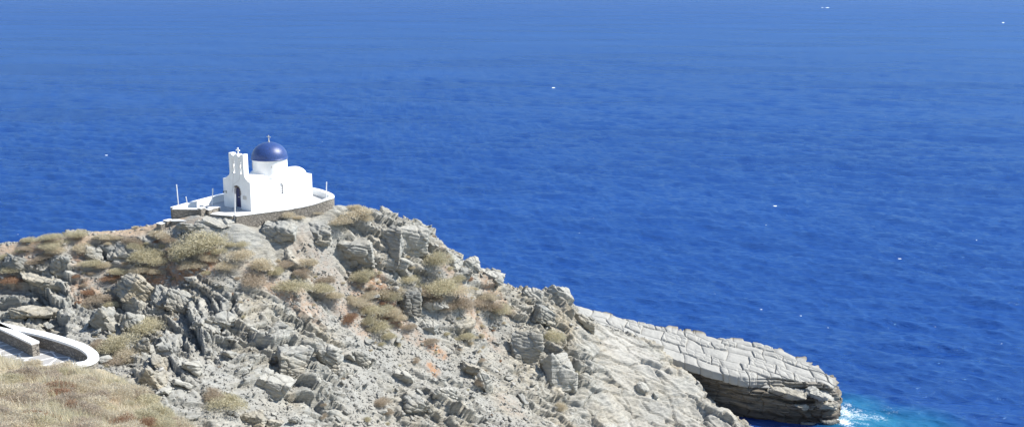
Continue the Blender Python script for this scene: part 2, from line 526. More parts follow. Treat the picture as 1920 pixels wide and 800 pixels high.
h1, e1, r1 = blocks((4.6, 3.0, 1.15), 101, .5)
h2, e2, r2 = blocks((2.0, 1.35, .5), 202, .35)
h3_, e3, r3 = blocks((.75, .6, .22), 303, .15)
lay = fu[:, 2] + .10 * fbm(P0 * 1.1, 44, 3)
lay = lay + .35 * vnoise(np.c_[lay * .9, P0[:, 0] * .08, P0[:, 1] * .08], 6)
strat = np.abs(((lay * 1.15) % 1) - .5) * 2
strat2 = np.abs(((lay * 3.1 + .7 * r1) % 1) - .5) * 2
disp = rough * (1.0 * h1 + .85 * h2 + .6 * h3_ - .30 * (1 - sstep(0, .08, e1)) - .15 * (1 - sstep(0, .10, e2)) - .08 * (1 - sstep(0, .2, e3)))
disp += np.clip(rough - .3, 0, 1) * (1 - .5 * tongue) * (.30 * (sstep(.2, .55, strat) - .5) + .20 * (sstep(.25, .5, strat2) - .5))
saw = (lay_t * .62) % 1; saw2 = (lay_t * 1.6 + .3) % 1
disp += tongue * (.50 * (saw * sstep(0, .10, 1 - saw) - .4) + .14 * (saw2 * sstep(0, .16, 1 - saw2) - .4) - .22 * (1 - sstep(0, .05, e1)) + .25 * fbm(P0 * .5, 5, 3))
scree_n = np.clip(.75 - rough, 0, 1)
disp += (.03 + .05 * scree_n) * fbm(P0 * 2.3, 61, 3) * 1.2 + .5 * fbm(P0 * .22, 71, 3) * np.clip(rough, .15, 1)
# the terrace stands on levelled ground
CH_O = np.array([-25.0115, 100.0]); CH_A = math.radians(54)
cu_, sv_ = np.array([math.cos(CH_A), math.sin(CH_A)]), np.array([-math.sin(CH_A), math.cos(CH_A)])
lu = (P0[:, :2] - CH_O) @ cu_; lv = (P0[:, :2] - CH_O) @ sv_
dT = np.maximum(np.abs(lu - 2.8) - 7.6, np.abs(lv - 1.2) - 5.2)
flat = 1 - sstep(-.2, 3.0, dT)
disp *= 1 - .85 * flat
D = NR * .8 + np.array([0.12, -.25, .35]); D /= np.linalg.norm(D, axis=1)[:, None]
PD = P0 + D * disp[:, None]
inT = dT < -.6
PD[:, 2] = np.where(inT, np.minimum(PD[:, 2], 27.3), PD[:, 2])
nx_, ny_ = len(gx), len(gy)
idx = np.arange(nx_ * ny_).reshape(ny_, nx_)
Fq = np.stack([idx[:-1, :-1], idx[:-1, 1:], idx[1:, 1:], idx[1:, :-1]], 2).reshape(-1, 4)
keep = (PD[Fq, 2].max(1) > -2.0)
cellv = np.clip(.45 * r1 + .35 * r2 + .2 * r3, 0, 1)
hl = mesh_np('headland', PD, Fq[keep], ROCK, attrs={'warm': (1 - .7 * tongue) * sstep(-18, 4, P0[:, 0] + 3 * fbm(P0 * .12, 15, 3)), 'cell': cellv, 'soil': soil, 'trail': trail, 'scree': np.clip(scree_n * 1.1, 0, .8) * (1 - tongue), 'palev': palev})
props(hl, kind='structure')

# displaced height lookup for placing things
ZD = PD[:, 2].reshape(ny_, nx_)


def zdisp(x, y):
    i = int(np.clip(round((y - gy[0]) / STEP), 0, ny_ - 1)); j = int(np.clip(round((x - gx[0]) / STEP), 0, nx_ - 1))
    return float(ZD[i, j])


def zlow(x, y, r):
    i0, i1 = [int(np.clip(round((y + s * r - gy[0]) / STEP), 0, ny_ - 1)) for s in (-1, 1)]
    j0, j1 = [int(np.clip(round((x + s * r - gx[0]) / STEP), 0, nx_ - 1)) for s in (-1, 1)]
    return float(np.percentile(ZD[i0:i1 + 1, j0:j1 + 1], 50))


# ------------------------------------------------------------------ rock shelf with its cracked top
ST = [((1060, 568), 8.9, (1085, 604), 8.6), ((1160, 594), 7.7, (1185, 645), 7.0), ((1270, 620), 6.8, (1268, 674), 5.6), ((1340, 632), 6.35, (1338, 696), 5.1),
      ((1400, 640), 6.1, (1400, 710), 4.85), ((1460, 655), 5.75, (1455, 708), 4.75), ((1510, 676), 5.2, (1500, 716), 4.3), ((1538, 692), 4.7, (1530, 716), 4.2), ((1556, 708), 4.2, (1552, 722), 4.0)]
fars = np.array([at_z(*a, z) for a, z, b, w in ST]); nears = np.array([at_z(*b, w) for a, z, b, w in ST])
chord = np.concatenate([[0], np.cumsum(np.linalg.norm(np.diff((fars + nears) / 2, axis=0), axis=1))])
NS = 560
ss = np.linspace(0, chord[-1], NS)
tern = lambda A: np.stack([np.interp(ss, chord, A[:, k]) for k in range(3)], 1)
def smooth1(A, n=15):
    k = np.ones(n) / n; return np.stack([np.convolve(np.pad(A[:, i], n // 2, mode='edge'), k, 'valid') for i in range(A.shape[1])], 1)
FA, NE = smooth1(tern(fars)), smooth1(tern(nears))
tipf = ss / chord[-1]
across = NE - FA; across[:, 2] = 0; across /= np.linalg.norm(across, axis=1)[:, None]
prof = []      # rings from far waterline over the top to the near waterline
def seg(A, B, n): return [A + (B - A) * t for t in np.linspace(0, 1, n, endpoint=False)]
ledge = sstep(.62, .9, tipf)[:, None]                                                            # the tip steps down in a lower ledge
fb = FA.copy(); fb[:, 2] = -2; fb -= across * 2.5
lip = NE.copy(); lip[:, 2] -= .8; lip += across * .22
un = NE.copy(); un[:, 2] = NE[:, 2] - 1.0; un += across * (-.5 + 2.1 * ledge)
un2 = NE.copy(); un2[:, 2] = NE[:, 2] * .62 - .3 * ledge[:, 0]; un2 += across * (-.8 + 3.0 * ledge)
un3 = NE.copy(); un3[:, 2] = .9; un3 += across * (-.5 + 2.6 * ledge)
nb_ = NE.copy(); nb_[:, 2] = -2; nb_ += across * (.1 + 3.0 * ledge)
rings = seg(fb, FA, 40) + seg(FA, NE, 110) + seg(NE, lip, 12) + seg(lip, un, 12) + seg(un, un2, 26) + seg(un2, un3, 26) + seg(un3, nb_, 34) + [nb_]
G = np.stack(rings, 1)           # NS, NR, 3
# close the tip: sections beyond the last shrink towards a nose
tip_dir = np.array([.93, -.36, 0]); extra = []
cen = G[-1].mean(0)
for i, t in enumerate(np.linspace(0, 1, 60)[1:]):
    S = G[-1].copy(); sh = math.sqrt(max(0, 1 - t ** 2.4))
    S[:, :2] = cen[:2] + (S[:, :2] - cen[:2]) * (.08 + .92 * sh)
    S[:, :2] += tip_dir[:2] * t * 1.6
    S[:, 2] = np.where(S[:, 2] > 0, S[:, 2] * (1 - .42 * t ** 1.6), S[:, 2])
    extra.append(S)
G = np.concatenate([G, np.stack(extra)], 0)
ns_, nr_ = G.shape[:2]
GV = G.reshape(-1, 3)
du = np.gradient(G, axis=0); dv = np.gradient(G, axis=1)
GN = np.cross(dv, du).reshape(-1, 3); GN /= np.linalg.norm(GN, axis=1)[:, None] + 1e-9
if GN[(ns_ // 2) * nr_ + 90][2] < 0: GN = -GN
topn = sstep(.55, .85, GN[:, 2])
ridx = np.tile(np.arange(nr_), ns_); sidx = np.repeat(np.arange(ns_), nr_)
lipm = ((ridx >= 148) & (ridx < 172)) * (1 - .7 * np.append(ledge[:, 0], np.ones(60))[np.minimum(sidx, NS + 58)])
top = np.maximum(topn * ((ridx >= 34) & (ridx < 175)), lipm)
# cracked pavement: cells in the plane of the shelf, long axis across it
ax = np.array([math.cos(-.42), math.sin(-.42)]); ay = np.array([-ax[1], ax[0]])
q2 = np.stack([GV[:, :2] @ ax, GV[:, :2] @ ay], 1)
w2 = fbm(np.c_[q2 * .35, np.zeros(len(q2))], 12, 3)
ju, jv = q2[:, 0] + .5 * w2 + .28 * q2[:, 1], q2[:, 1] + .35 * w2 + .10 * q2[:, 0]


def joints(u, v, lv, lu, seed):
    """rows of blocks: straight bedding joints along the shelf, broken by staggered cross joints"""
    def edges(x, seed_a, key):
        i = np.floor(x); f = x - i
        z0 = np.zeros_like(i).astype(np.int64); kk = key.astype(np.int64)
        b0 = .75 * (hf(i.astype(np.int64), kk, z0, seed_a) - .5); b1 = 1 + .75 * (hf((i + 1).astype(np.int64), kk, z0, seed_a) - .5)
        lo = f < b0; hi = f > b1
        cell = i - lo + hi
        d = np.minimum(np.abs(f - b0), np.abs(f - b1))
        return d, cell
    dv_, rv = edges(v / lv + .12 * np.sin(u * .7 + seed), seed, np.zeros_like(v))
    off = 7 * hf(rv.astype(np.int64), np.zeros(len(u), np.int64), np.zeros(len(u), np.int64), seed + 5)
    sk = (hf(rv.astype(np.int64), np.ones(len(u), np.int64), np.zeros(len(u), np.int64), seed + 6) - .5) * .9
    du_, ru = edges((u + sk * v) / lu + off, seed + 1, rv)
    rc = hf(ru.astype(np.int64), rv.astype(np.int64), np.zeros(len(u), np.int64), seed + 9)
    tlt = hf(ru.astype(np.int64), rv.astype(np.int64), np.ones(len(u), np.int64), seed + 9)
    return np.minimum(dv_ * lv, du_ * lu), rc, tlt


ea, ra_, ta_ = joints(ju, jv, 1.7, 2.5, 3)
eb, rb_, tb_ = joints(ju + 3, jv + 1, .8, 1.1, 23)
sub = (ra_ > .45).astype(np.float32)
eA = np.minimum(ea, np.where(sub > 0, eb + .04, 9))
dt = .13 * np.sqrt(np.clip(eA / .45, 0, 1)) - .16 * (1 - sstep(0, .09, ea)) * (.35 + ra_) - .05 * (1 - sstep(0, .07, eb)) * sub + .20 * (ra_ - .5) + .07 * (rb_ - .5) * sub + .14 * fbm(GV * .5, 14, 3) + .035 * fbm(GV * 3, 15, 3)
layz = GV[:, 2] + .05 * GV[:, 0] + .12 * fbm(GV * .4, 5, 3)
s1 = np.abs(((layz * 1.05) % 1) - .5) * 2; s2 = np.abs(((layz * 2.7) % 1) - .5) * 2
k1, k2, RC, vc = worley(np.c_[GV[:, 0] / 1.6, GV[:, 1] / 1.6, layz / .8], 55)
dsd = .55 * (sstep(.2, .6, s1) - .5) + .22 * (sstep(.2, .6, s2) - .5) + .55 * (RC[:, 0] - .5) - .3 * (1 - sstep(0, .14, k2 - k1)) + .3 * fbm(GV * .35, 31, 3) + .07 * fbm(GV * 2.2, 32, 3)
dd = top * dt + (1 - top) * dsd * (.55 + .45 * (ridx < 195) + .3 * ledge[np.minimum(sidx, NS - 1), 0]) * np.where(ridx < 34, .5, 1)
dd *= np.where(sidx >= NS, np.clip(.75 - .5 * (sidx - NS) / 60, .2, 1), 1)
GV2 = GV + GN * dd[:, None]
ii = np.arange(ns_ * nr_).reshape(ns_, nr_)
FS = np.stack([ii[:-1, :-1], ii[:-1, 1:], ii[1:, 1:], ii[1:, :-1]], 2).reshape(-1, 4)[:, ::-1]
crk = top * (1 - sstep(.01, .07, ea)) * .5
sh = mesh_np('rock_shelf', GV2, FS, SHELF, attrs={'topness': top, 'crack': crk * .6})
props(sh, kind='structure')

# ------------------------------------------------------------------ near slope (the hill the photographer stands on)
NSP = [(at_y(px, py, Y)) for px, py, Y in ((0, 800, 30), (200, 800, 33), (390, 805, 40.5), (300, 748, 45.5), (235, 706, 49), (190, 690, 49), (100, 696, 46.5), (0, 672, 45.5), (100, 750, 37), (0, 720, 38), (200, 740, 41), (-150, 700, 41), (-150, 800, 29))]
NSP += [np.array(q, float) for q in ((-9, 41, 27.4), (-8.5, 36, 29.2), (-10.5, 45, 26.5), (-12.8, 45.5, 27.4), (-14.8, 50, 25.0), (-18.3, 53, 26.8), (-7, 32, 31.4), (-24, 49.5, 31.1), (-21, 50, 31.0), (-26, 52.5, 31.0), (-30, 50, 31.9), (-20.5, 54.5, 27.2), (-25, 57, 26.5), (-30, 62, 24), (-22, 60, 22.5), (-14, 56, 21.5), (-10, 50, 22.5), (-6, 44, 27.5), (-4, 38, 28), (0, 34, 28),
                                   (-3, 22, 36.5), (0, 10, 43), (8, 10, 40), (10, 25, 31), (12, 38, 22), (4, 50, 20), (-5, 60, 17), (-15, 68, 16), (-30, 72, 18), (-45, 66, 25), (-45, 45, 35), (-45, 30, 39), (-20, 15, 41.5), (-12, 5, 45.5), (-45, 5, 46), (12, 55, 10), (20, 30, 20), (20, 12, 34))]
NSP = np.array(NSP); NSP[[0, 1, 2, 8, 9, 10, 11, 12], 2] -= .4; NSP[3:5, 2] -= .2
NEAR = TPS(NSP[:, :2], NSP[:, 2], .02)
sx = np.arange(-46, 21, .28); sy = np.arange(4, 73, .28)
SX, SY = np.meshgrid(sx, sy); SZ = NEAR(SX, SY)
SV = np.stack([SX, SY, SZ], 2).reshape(-1, 3)
SV[:, 2] += .18 * fbm(SV * .7, 8, 4) * np.where((np.abs(SV[:, 0] + 23.5) < 5) & (np.abs(SV[:, 1] - 50.5) < 2.5), .2, 1)
jj = np.arange(len(sx) * len(sy)).reshape(len(sy), len(sx))
FN = np.stack([jj[:-1, :-1], jj[:-1, 1:], jj[1:, 1:], jj[1:, :-1]], 2).reshape(-1, 4)
m, nt, b = new_mat('dry_slope_soil'); k = N(nt); p = k.pos()
k.l(k.mix(k.noise(p, .9, 6, .7), (.27, .22, .15), (.44, .38, .27)), b.inputs['Base Color']); b.inputs['Roughness'].default_value = .95
k.l(k.bump(k.noise(p, 5, 5, .7), .6, .1), b.inputs['Normal'])
props(mesh_np('hillside', SV, FN, m, smooth=True), kind='structure')

# ------------------------------------------------------------------ sea
def sea():
    tmin = .012
    tans = np.concatenate([np.arange(.62, tmin, -.00092)]); Rr = CAMH / tans
    Rr = np.concatenate([Rr, np.geomspace(Rr[-1] * 1.06, 45000, 26)])
    az = np.concatenate([np.linspace(-75, -33, 120, endpoint=False), np.arange(-33, 33, .045), np.linspace(33, 75, 120)])
    az = np.radians(az)
    R2, A2 = np.meshgrid(Rr, az, indexing='ij')
    X = R2 * np.sin(A2); Y = R2 * np.cos(A2)
    dR = np.gradient(Rr)[:, None] * np.ones_like(A2); dA = R2 * math.radians(.045)
    r = np.random.RandomState(5)
    nw = 110
    lam = np.exp(r.uniform(math.log(1.2), math.log(14), nw)); lam[84:] = np.exp(r.uniform(math.log(20), math.log(130), nw - 84))
    th = math.radians(-118) + r.normal(0, .42, nw)          # travel direction: crests run from far left to near right
    Z = np.zeros_like(X); DX = np.zeros_like(X); DY = np.zeros_like(X); hi = np.zeros_like(X)
    gust = 1 + .35 * fbm(np.c_[X.ravel() * .008, Y.ravel() * .008, np.zeros(X.size)], 88, 3).reshape(X.shape)
    for L, t in zip(lam, th):
        kx, ky = 2 * math.pi / L * math.cos(t), 2 * math.pi / L * math.sin(t)
        a = .0068 * L * (1 if L < 3.2 else (3.2 / L) ** .75) * r.uniform(.6, 1.3)
        sp = np.sqrt((dR * math.sin(t)) ** 2 + (dA * math.cos(t)) ** 2)
        att = sstep(1.3, 2.6, L / np.maximum(sp, 1e-3))
        ph = kx * X + ky * Y + r.uniform(0, 6.28)
        s = a * att
        if L < 12: s = s * gust
        Z += s * np.sin(ph); c = .55 * s * np.cos(ph)
        DX += c * math.cos(t); DY += c * math.sin(t)
        if L < 20: hi += s * np.sin(ph)
    shal = np.zeros_like(X); foam = np.zeros_like(X)
    for px, py, rad, w in ((1590, 785, 4.5, .9), (1635, 790, 5, .75), (1700, 800, 6, .5), (1600, 760, 4, .5)):
        c = at_z(px, py, 0); d = np.hypot(X - c[0], (Y - c[1]) * 1.1)
        shal = np.maximum(shal, w * (1 - sstep(.25, 1.5, d / rad)))
    for px, py, rx, ry, w in ((1588, 775, 1.8, 4.0, .66), (1612, 778, 2.2, 3.2, .58), (1645, 782, 2.4, 2.6, .5), (1670, 770, 2.2, 2.4, .34), (1582, 795, 1.5, 2.5, .75), (1610, 796, 2.5, 2, .45), (1420, 800, 1.4, .4, .22), (1590, 760, .8, 1.6, .6)):
        c = at_z(px, py, 0); d = np.hypot((X - c[0]) / rx, (Y - c[1]) / ry)
        foam = np.maximum(foam, w * (1 - sstep(.2, 1.25, d)))
    caps = [(1040, 165, 1.3), (1210, 337, .9), (970, 386, .6), (1143, 401, .7), (1455, 386, 1.1), (1805, 433, .8), (1825, 299, .9), (1685, 484, .8), (1270, 487, .6), (1425, 576, .7), (200, 290, 1.0), (620, 272, 1.0), (1352, 124, 1.1), (1250, 199, .8), (1190, 192, .7),
            (1158, 15, 1.6), (1548, 15, 1.6), (1880, 43, 1.4), (1640, 110, .8), (1660, 222, 1.0), (1115, 410, .6), (1800, 370, .7), (1880, 350, .7), (1500, 590, .5), (1880, 640, .6), (1750, 610, .6)]
    r2 = np.random.RandomState(3)
    for _ in range(240): caps.append((r2.uniform(0, 1930), 20 + 640 * r2.uniform(0, 1) ** 1.1, r2.uniform(.22, .55)))
    wc = np.zeros_like(X)
    for px, py, s in caps:
        c = at_z(px, py, 0); sc = max(1, c[1] / 260)
        i0 = np.argmin(np.abs(Rr - math.hypot(c[0], c[1]))); i1 = slice(max(0, i0 - 14), i0 + 14)
        sub = hi[i1]; 
        rel = np.hypot((X[i1] - c[0]) / (s * .75 * sc) + .5 * np.sin(Y[i1] * 1.3 + c[0]), (Y[i1] - c[1]) / (s * 1.1 * sc ** 1.25))
        wc[i1] = np.maximum(wc[i1], min(.9, .36 + s * .42) * (1 - sstep(.3, 1.0, rel)))
    V = np.stack([X + DX, Y + DY, Z], 2).reshape(-1, 3)
    a, b_ = X.shape; q = np.arange(a * b_).reshape(a, b_)
    F = np.stack([q[:-1, :-1], q[:-1, 1:], q[1:, 1:], q[1:, :-1]], 2).reshape(-1, 4)[:, ::-1]
    m, nt, bs = new_mat('sea_water'); k = N(nt); p = k.pos()
    flat = k.mapping(p, (1, 1, 0))
    big = k.noise(k.mapping(p, (.006, .017, 0), (0, 0, math.radians(25))), 1, 4, .6)
    base = k.mix(k.math('ADD', k.math('MULTIPLY', k.ramp(big, [(.3, 0.0), (.7, 1.0)]), .7), k.math('MULTIPLY', k.ramp(k.noise(k.mapping(p, (.03, .075, 0), (0, 0, math.radians(28))), 1, 5, .65, .4), [(.3, 0.0), (.7, 1.0)]), .2)), (.0040, .0265, .142), (.0075, .045, .208))
    base = k.mix(k.attr('shallow'), base, (.012, .16, .24))
    fn = k.noise(k.mapping(p, (1, 1, 0)), 2.6, 6, .8, 1.2)
    fm = k.math('ADD', k.attr('foam'), k.math('MULTIPLY', k.math('SUBTRACT', fn, .5), 2.3))
    fmask = k.math('MULTIPLY', k.ramp(fm, [(.50, 0.0), (.85, .9)]), k.ramp(k.attr('foam'), [(.03, 0.0), (.25, 1.0)]))
    wcm = k.math('MULTIPLY', k.ramp(k.math('ADD', k.attr('whitecap'), k.math('MULTIPLY', k.math('SUBTRACT', k.noise(k.mapping(p, (1, 1, 0)), .9, 4, .7), .5), 1.4)), [(.55, 0.0), (.75, 1.0)]), k.ramp(k.attr('whitecap'), [(.02, 0.0), (.2, 1.0)]))
    fall = k.math('MAXIMUM', fmask, wcm)
    rp = k.mapping(p, (1.0, 1.9, 0), (0, 0, math.radians(28)))
    n0 = k.noise(rp, .11, 4, .62, .3)
    n1 = k.noise(rp, .55, 5, .62, .4)
    n2 = k.noise(rp, 2.2, 4, .6, .3)
    nb = k.bump(n0, .5, 1.2); nb = k.bump(n1, .52, .5, nb); nb = k.bump(n2, .3, .12, nb)
    # wind-roughened water: body colour plus sky reflection whose mean reflectance levels off at grazing angles
    df = k.n('ShaderNodeBsdfDiffuse'); k.l(k.mix(fall, base, (.85, .87, .88)), df.inputs[0]); k.l(nb, df.inputs['Normal'])
    gl = k.n('ShaderNodeBsdfGlossy', distribution='BECKMANN'); gl.inputs['Color'].default_value = (.46, .75, 1, 1); k.l(nb, gl.inputs['Normal']); k.l(k.attr('slope_roughness'), gl.inputs['Roughness'])
    fr = k.n('ShaderNodeFresnel'); fr.inputs[0].default_value = 1.33; k.l(nb, fr.inputs['Normal'])
    fac = k.math('MULTIPLY', k.math('DIVIDE', k.math('MULTIPLY', fr.outputs[0], .50), k.math('ADD', 1, k.math('MULTIPLY', fr.outputs[0], 1.3))), k.math('SUBTRACT', 1, fall))
    ms = k.n('ShaderNodeMixShader'); k.l(fac, ms.inputs[0]); k.l(df.outputs[0], ms.inputs[1]); k.l(gl.outputs[0], ms.inputs[2])
    k.l(ms.outputs[0], [x for x in nt.nodes if x.type == 'OUTPUT_MATERIAL'][0].inputs[0]); nt.nodes.remove(bs)
    o = mesh_np('sea', V, F, m, smooth=True, attrs={'slope_roughness': np.clip(.13 + .14 * sstep(120, 1500, R2), 0, .55), 'shallow': shal, 'foam': foam, 'whitecap': wc})
    props(o, kind='structure')


sea()

# ------------------------------------------------------------------ church
def church():
    Wd, L = 3.95, 8.0
    root = empty('chapel', (CH_O[0], CH_O[1], TERR_Z), CH_A)
    props(root, 'small whitewashed chapel with blue dome and bell gable standing on the headland terrace', 'church')

    def arch(a0, a1, z0, z1, n=10):
        r = (a1 - a0) / 2; c = (a0 + a1) / 2
        pts = [(a0, z0), (a1, z0)]
        for i in range(n + 1):
            t = math.pi * i / n; pts.append((c + r * math.cos(t), z1 - r + r * math.sin(t)))
        return pts
    # facade with bell gable (outline in v, z)
    half = [(0, 0), (0, 2.80), (.27, 2.84), (.38, 2.98), (.54, 3.05), (.65, 3.18), (.76, 3.30), (.80, 3.5), (.80, 5.46)]
    top = []
    def scal(v0, z0, v1, z1, sag, n=6):
        return [(v0 + (v1 - v0) * t, z0 + (z1 - z0) * t - sag * math.sin(math.pi * t)) for t in np.linspace(0, 1, n)]
    cR, cL = .80, Wd - 1.06
    w3 = (cL - cR)
    top = [(cR, 5.42), (cR + .34, 5.40)] + scal(cR + .34, 5.40, (cR + cL) / 2 - .16, 5.36, .22)[1:] + [((cR + cL) / 2 + .16, 5.36)] + scal((cR + cL) / 2 + .16, 5.36, cL - .34, 5.40, .22)[1:] + [(cL, 5.42)]
    outer = half[:-1] + top + [(Wd - a * 1.06 / .80, z) for a, z in reversed(half[:-1])]
    # duplicates out
    o2 = [outer[0]]
    for q in outer[1:]:
        if abs(q[0] - o2[-1][0]) + abs(q[1] - o2[-1][1]) > 1e-4: o2.append(q)
    door_v = (1.46, 2.40)
    bells = [(1.14, 1.56), (2.10, 2.52)]
    V, F = plate(o2, [arch(door_v[0], door_v[1], .10, 2.20)] + [arch(a, b_, 3.42, 4.98) for a, b_ in bells], .58)
    MB().add([(c, a, b_) for a, b_, c in V], F).obj('facade', WHITE, root)
    # nave walls
    win = arch(3.62, 4.16, 1.05, 2.12)
    V, F = plate([(.58, 0), (L, 0), (L, 2.48), (.58, 2.62)], [win], .45)
    MB().add([(a, c, b_) for a, b_, c in V], F).obj('wall', WHITE, root)
    MB().box((.58, Wd - .45, 0), (L, Wd, 2.55)).obj('wall', WHITE, root)
    MB().box((L - .45, .45, 0), (L, Wd - .45, 2.48)).obj('wall', WHITE, root)
    roof = MB()
    V = [(.58, .03, 2.60), (L - .03, .03, 2.49), (L - .03, Wd - .03, 2.49), (.58, Wd - .03, 2.60), (.58, .03, 2.2), (L - .03, .03, 2.2), (L - .03, Wd - .03, 2.2), (.58, Wd - .03, 2.2)]
    roof.add(V, [(0, 1, 2, 3), (7, 6, 5, 4), (0, 4, 5, 1), (1, 5, 6, 2), (2, 6, 7, 3), (3, 7, 4, 0)])
    rf = roof.obj('roof', WHITE, root)
    # barrel vault along the nave, with a rounded far end
    vm = MB(); n = 20; hw, rise = 1.35, .62
    ring = lambda x, s, dz=0: [(x, Wd / 2 + hw * s * math.cos(math.pi * i / n), 2.45 + dz + rise * s * math.sin(math.pi * i / n)) for i in range(n + 1)]
    R = [ring(.58, 1, .06), ring(L - .35, 1), ring(L - .14, .97), ring(L - .04, .9)]
    Vv = sum(R, []); m1 = n + 1
    Fv = [(j * m1 + i, j * m1 + i + 1, (j + 1) * m1 + i + 1, (j + 1) * m1 + i) for j in range(len(R) - 1) for i in range(n)] + [tuple(range(m1))[::-1], tuple(range((len(R) - 1) * m1, len(R) * m1))]
    vm.add(Vv, Fv); vm.obj('vault', WHITE, root, smooth=True)
    # cross vault under the drum
    cm = MB(); hw2 = 1.45
    ring = lambda y, s: [(4.3 + hw2 * s * math.cos(math.pi * i / n), y, 2.42 + .80 * s * math.sin(math.pi * i / n)) for i in range(n + 1)]
    R = [ring(.12, .86), ring(.22, .96), ring(.5, 1), ring(Wd - .5, 1), ring(Wd - .12, .9)]
    cm.add(sum(R, []), [(j * m1 + i, j * m1 + i + 1, (j + 1) * m1 + i + 1, (j + 1) * m1 + i) for j in range(len(R) - 1) for i in range(n)] + [tuple(range(m1))[::-1], tuple(range((len(R) - 1) * m1, len(R) * m1))])
    cm.obj('cross_vault', WHITE, root, smooth=True)
    dc = (4.30, Wd / 2)
    MB().lathe([(1.70, 2.3), (1.70, 4.22), (1.74, 4.26), (1.74, 4.33)], (*dc, 0), 48).obj('drum', WHITE, root, smooth=True)
    # blue dome with rim
    pr = [(1.72, 4.33), (1.80, 4.34), (1.81, 4.42), (1.77, 4.47)]
    for i in range(1, 15):
        t = math.pi / 2 * i / 14; pr.append((1.77 * math.cos(t) + .001, 4.47 + 1.52 * math.sin(t)))
    dm = MB().lathe(pr, (*dc, 0), 48).obj('dome', BLUE, root, smooth=True)
    zt = 4.47 + 1.52
    MB().lathe([(.09, zt - .05), (.09, zt + .08), (.05, zt + .14)], (*dc, 0), 12).box((dc[0] - .035, dc[1] - .035, zt + .1), (dc[0] + .035, dc[1] + .035, zt + .68)).box((dc[0] - .032, dc[1] - .24, zt + .47), (dc[0] + .032, dc[1] + .24, zt + .54)).obj('dome_cross', GREYP, root)
    # facade cross on the middle peak
    y0 = (cR + cL) / 2
    MB().box((.245, y0 - .045, 5.3), (.335, y0 + .045, 5.90)).box((.25, y0 - .21, 5.66), (.33, y0 + .21, 5.74)).box((.235, y0 - .07, 5.86), (.345, y0 + .07, 5.96)).box((.235, y0 - .25, 5.64), (.345, y0 - .19, 5.76)).box((.235, y0 + .19, 5.64), (.345, y0 + .25, 5.76)).obj('gable_cross', WHITE, root)
    # bells with headstock
    for a, b_ in bells:
        c = (a + b_) / 2
        bl = MB().lathe([(.03, .36), (.09, .33), (.10, .18), (.13, .06), (.17, 0), (.15, .0)], (.29, c, 3.98), 18).obj('bell', BRONZE, root, smooth=True)
        MB().tube((.29, a, 4.42), (.29, b_, 4.42), .025).tube((.29, c, 4.42), (.29, c, 4.33), .02).obj('headstock', DARK, bl)
        MB().tube((.29, c, 3.98), (.29, c, 3.86), .012).lathe([(.02, 0), (.035, .03), (.01, .06)], (.29, c, 3.83), 8).obj('clapper', DARK, bl)
    # door leaves in the recess
    d = MB(); V, F = plate(arch(door_v[0], door_v[1], .10, 2.20), [], .07)
    dr = MB().add([(c + .26, a, b_) for a, b_, c in V], F).obj('door', DOORM, root)
    pn = MB()
    for vv in (door_v[0] + .10, door_v[0] + .53):
        for z0, z1 in ((.25, .85), (1.0, 1.6)): pn.box((.235, vv, z0), (.262, vv + .33, z1))
    pn.obj('door_panel', DOORM, dr)
    MB().box((.225, 1.84, 1.10), (.258, 2.12, 1.15)).obj('letter_slot', GREYP, dr)
    MB().tube((.20, 1.60, 1.0), (.20, 1.60, 1.14), .02).tube((.26, 1.60, 1.07), (.2, 1.60, 1.07), .015).obj('handle', GREYP, dr)
    MB().box((-.25, door_v[0] - .12, 0.004), (.30, door_v[1] + .12, .098)).obj('doorstep', FLOORM, root)
    # dry garland round the door arch
    g = MB(); r = random.Random(4)
    for i in range(150):
        t = math.pi * r.uniform(.25, 1.0); rr = .48 + r.uniform(-.05, .10)
        c = Vector((-.02, 1.93 + rr * math.cos(t), 1.72 + rr * math.sin(t) - (.35 * r.random() if t > 2.7 else 0)))
        e = c + Vector((r.uniform(-.08, 0), r.uniform(-.09, .09), r.uniform(-.09, .09)))
        g.tube(c, e, .012, .006, 4)
    g.obj('garland', TWIG, root)
    MB().box((-.03, .62, 1.05), (-.002, 1.12, 1.40)).obj('plaque', GREYP, root)
    w = MB()
    for c in (1.35, 2.31):
        pl = [Vector((-.015, c, 3.5)), Vector((-.03, c + .1 * (1 if c > 2 else 1.6), 2.9)), Vector((-.02, 2.5, 2.3)), Vector((-.02, 2.66, 1.5))]
        for a, b_ in zip(pl, pl[1:]): w.tube(a, b_, .011, n=5)
    w.obj('bell_rope', GREYP, root)
    MB().tube((-.001, 3.62, 1.52), (-.28, 3.62, 1.60), .018).tube((-.28, 3.62, 1.60), (-.28, 3.62, 1.46), .05, .08).box((-.02, 3.52, 1.36), (-.002, 3.60, 1.62)).obj('wall_lamp', DARK, root)
    # window with bars
    V, F = plate(arch(3.62, 4.16, 1.05, 2.12), [], .04)
    wn = MB().add([(a, c + .20, b_) for a, b_, c in V], F).obj('window', DOORM, root)
    bars = MB()
    for i in range(1, 4): bars.box((3.62 + i * .135 - .022, .13, 1.05), (3.62 + i * .135 + .022, .195, 2.10 - .05 * abs(i - 2)))
    for z in (1.25, 1.47, 1.69, 1.91): bars.box((3.62, .105, z - .045), (4.16, .128, z + .045))
    bars.obj('window_grille', POLEM, wn)
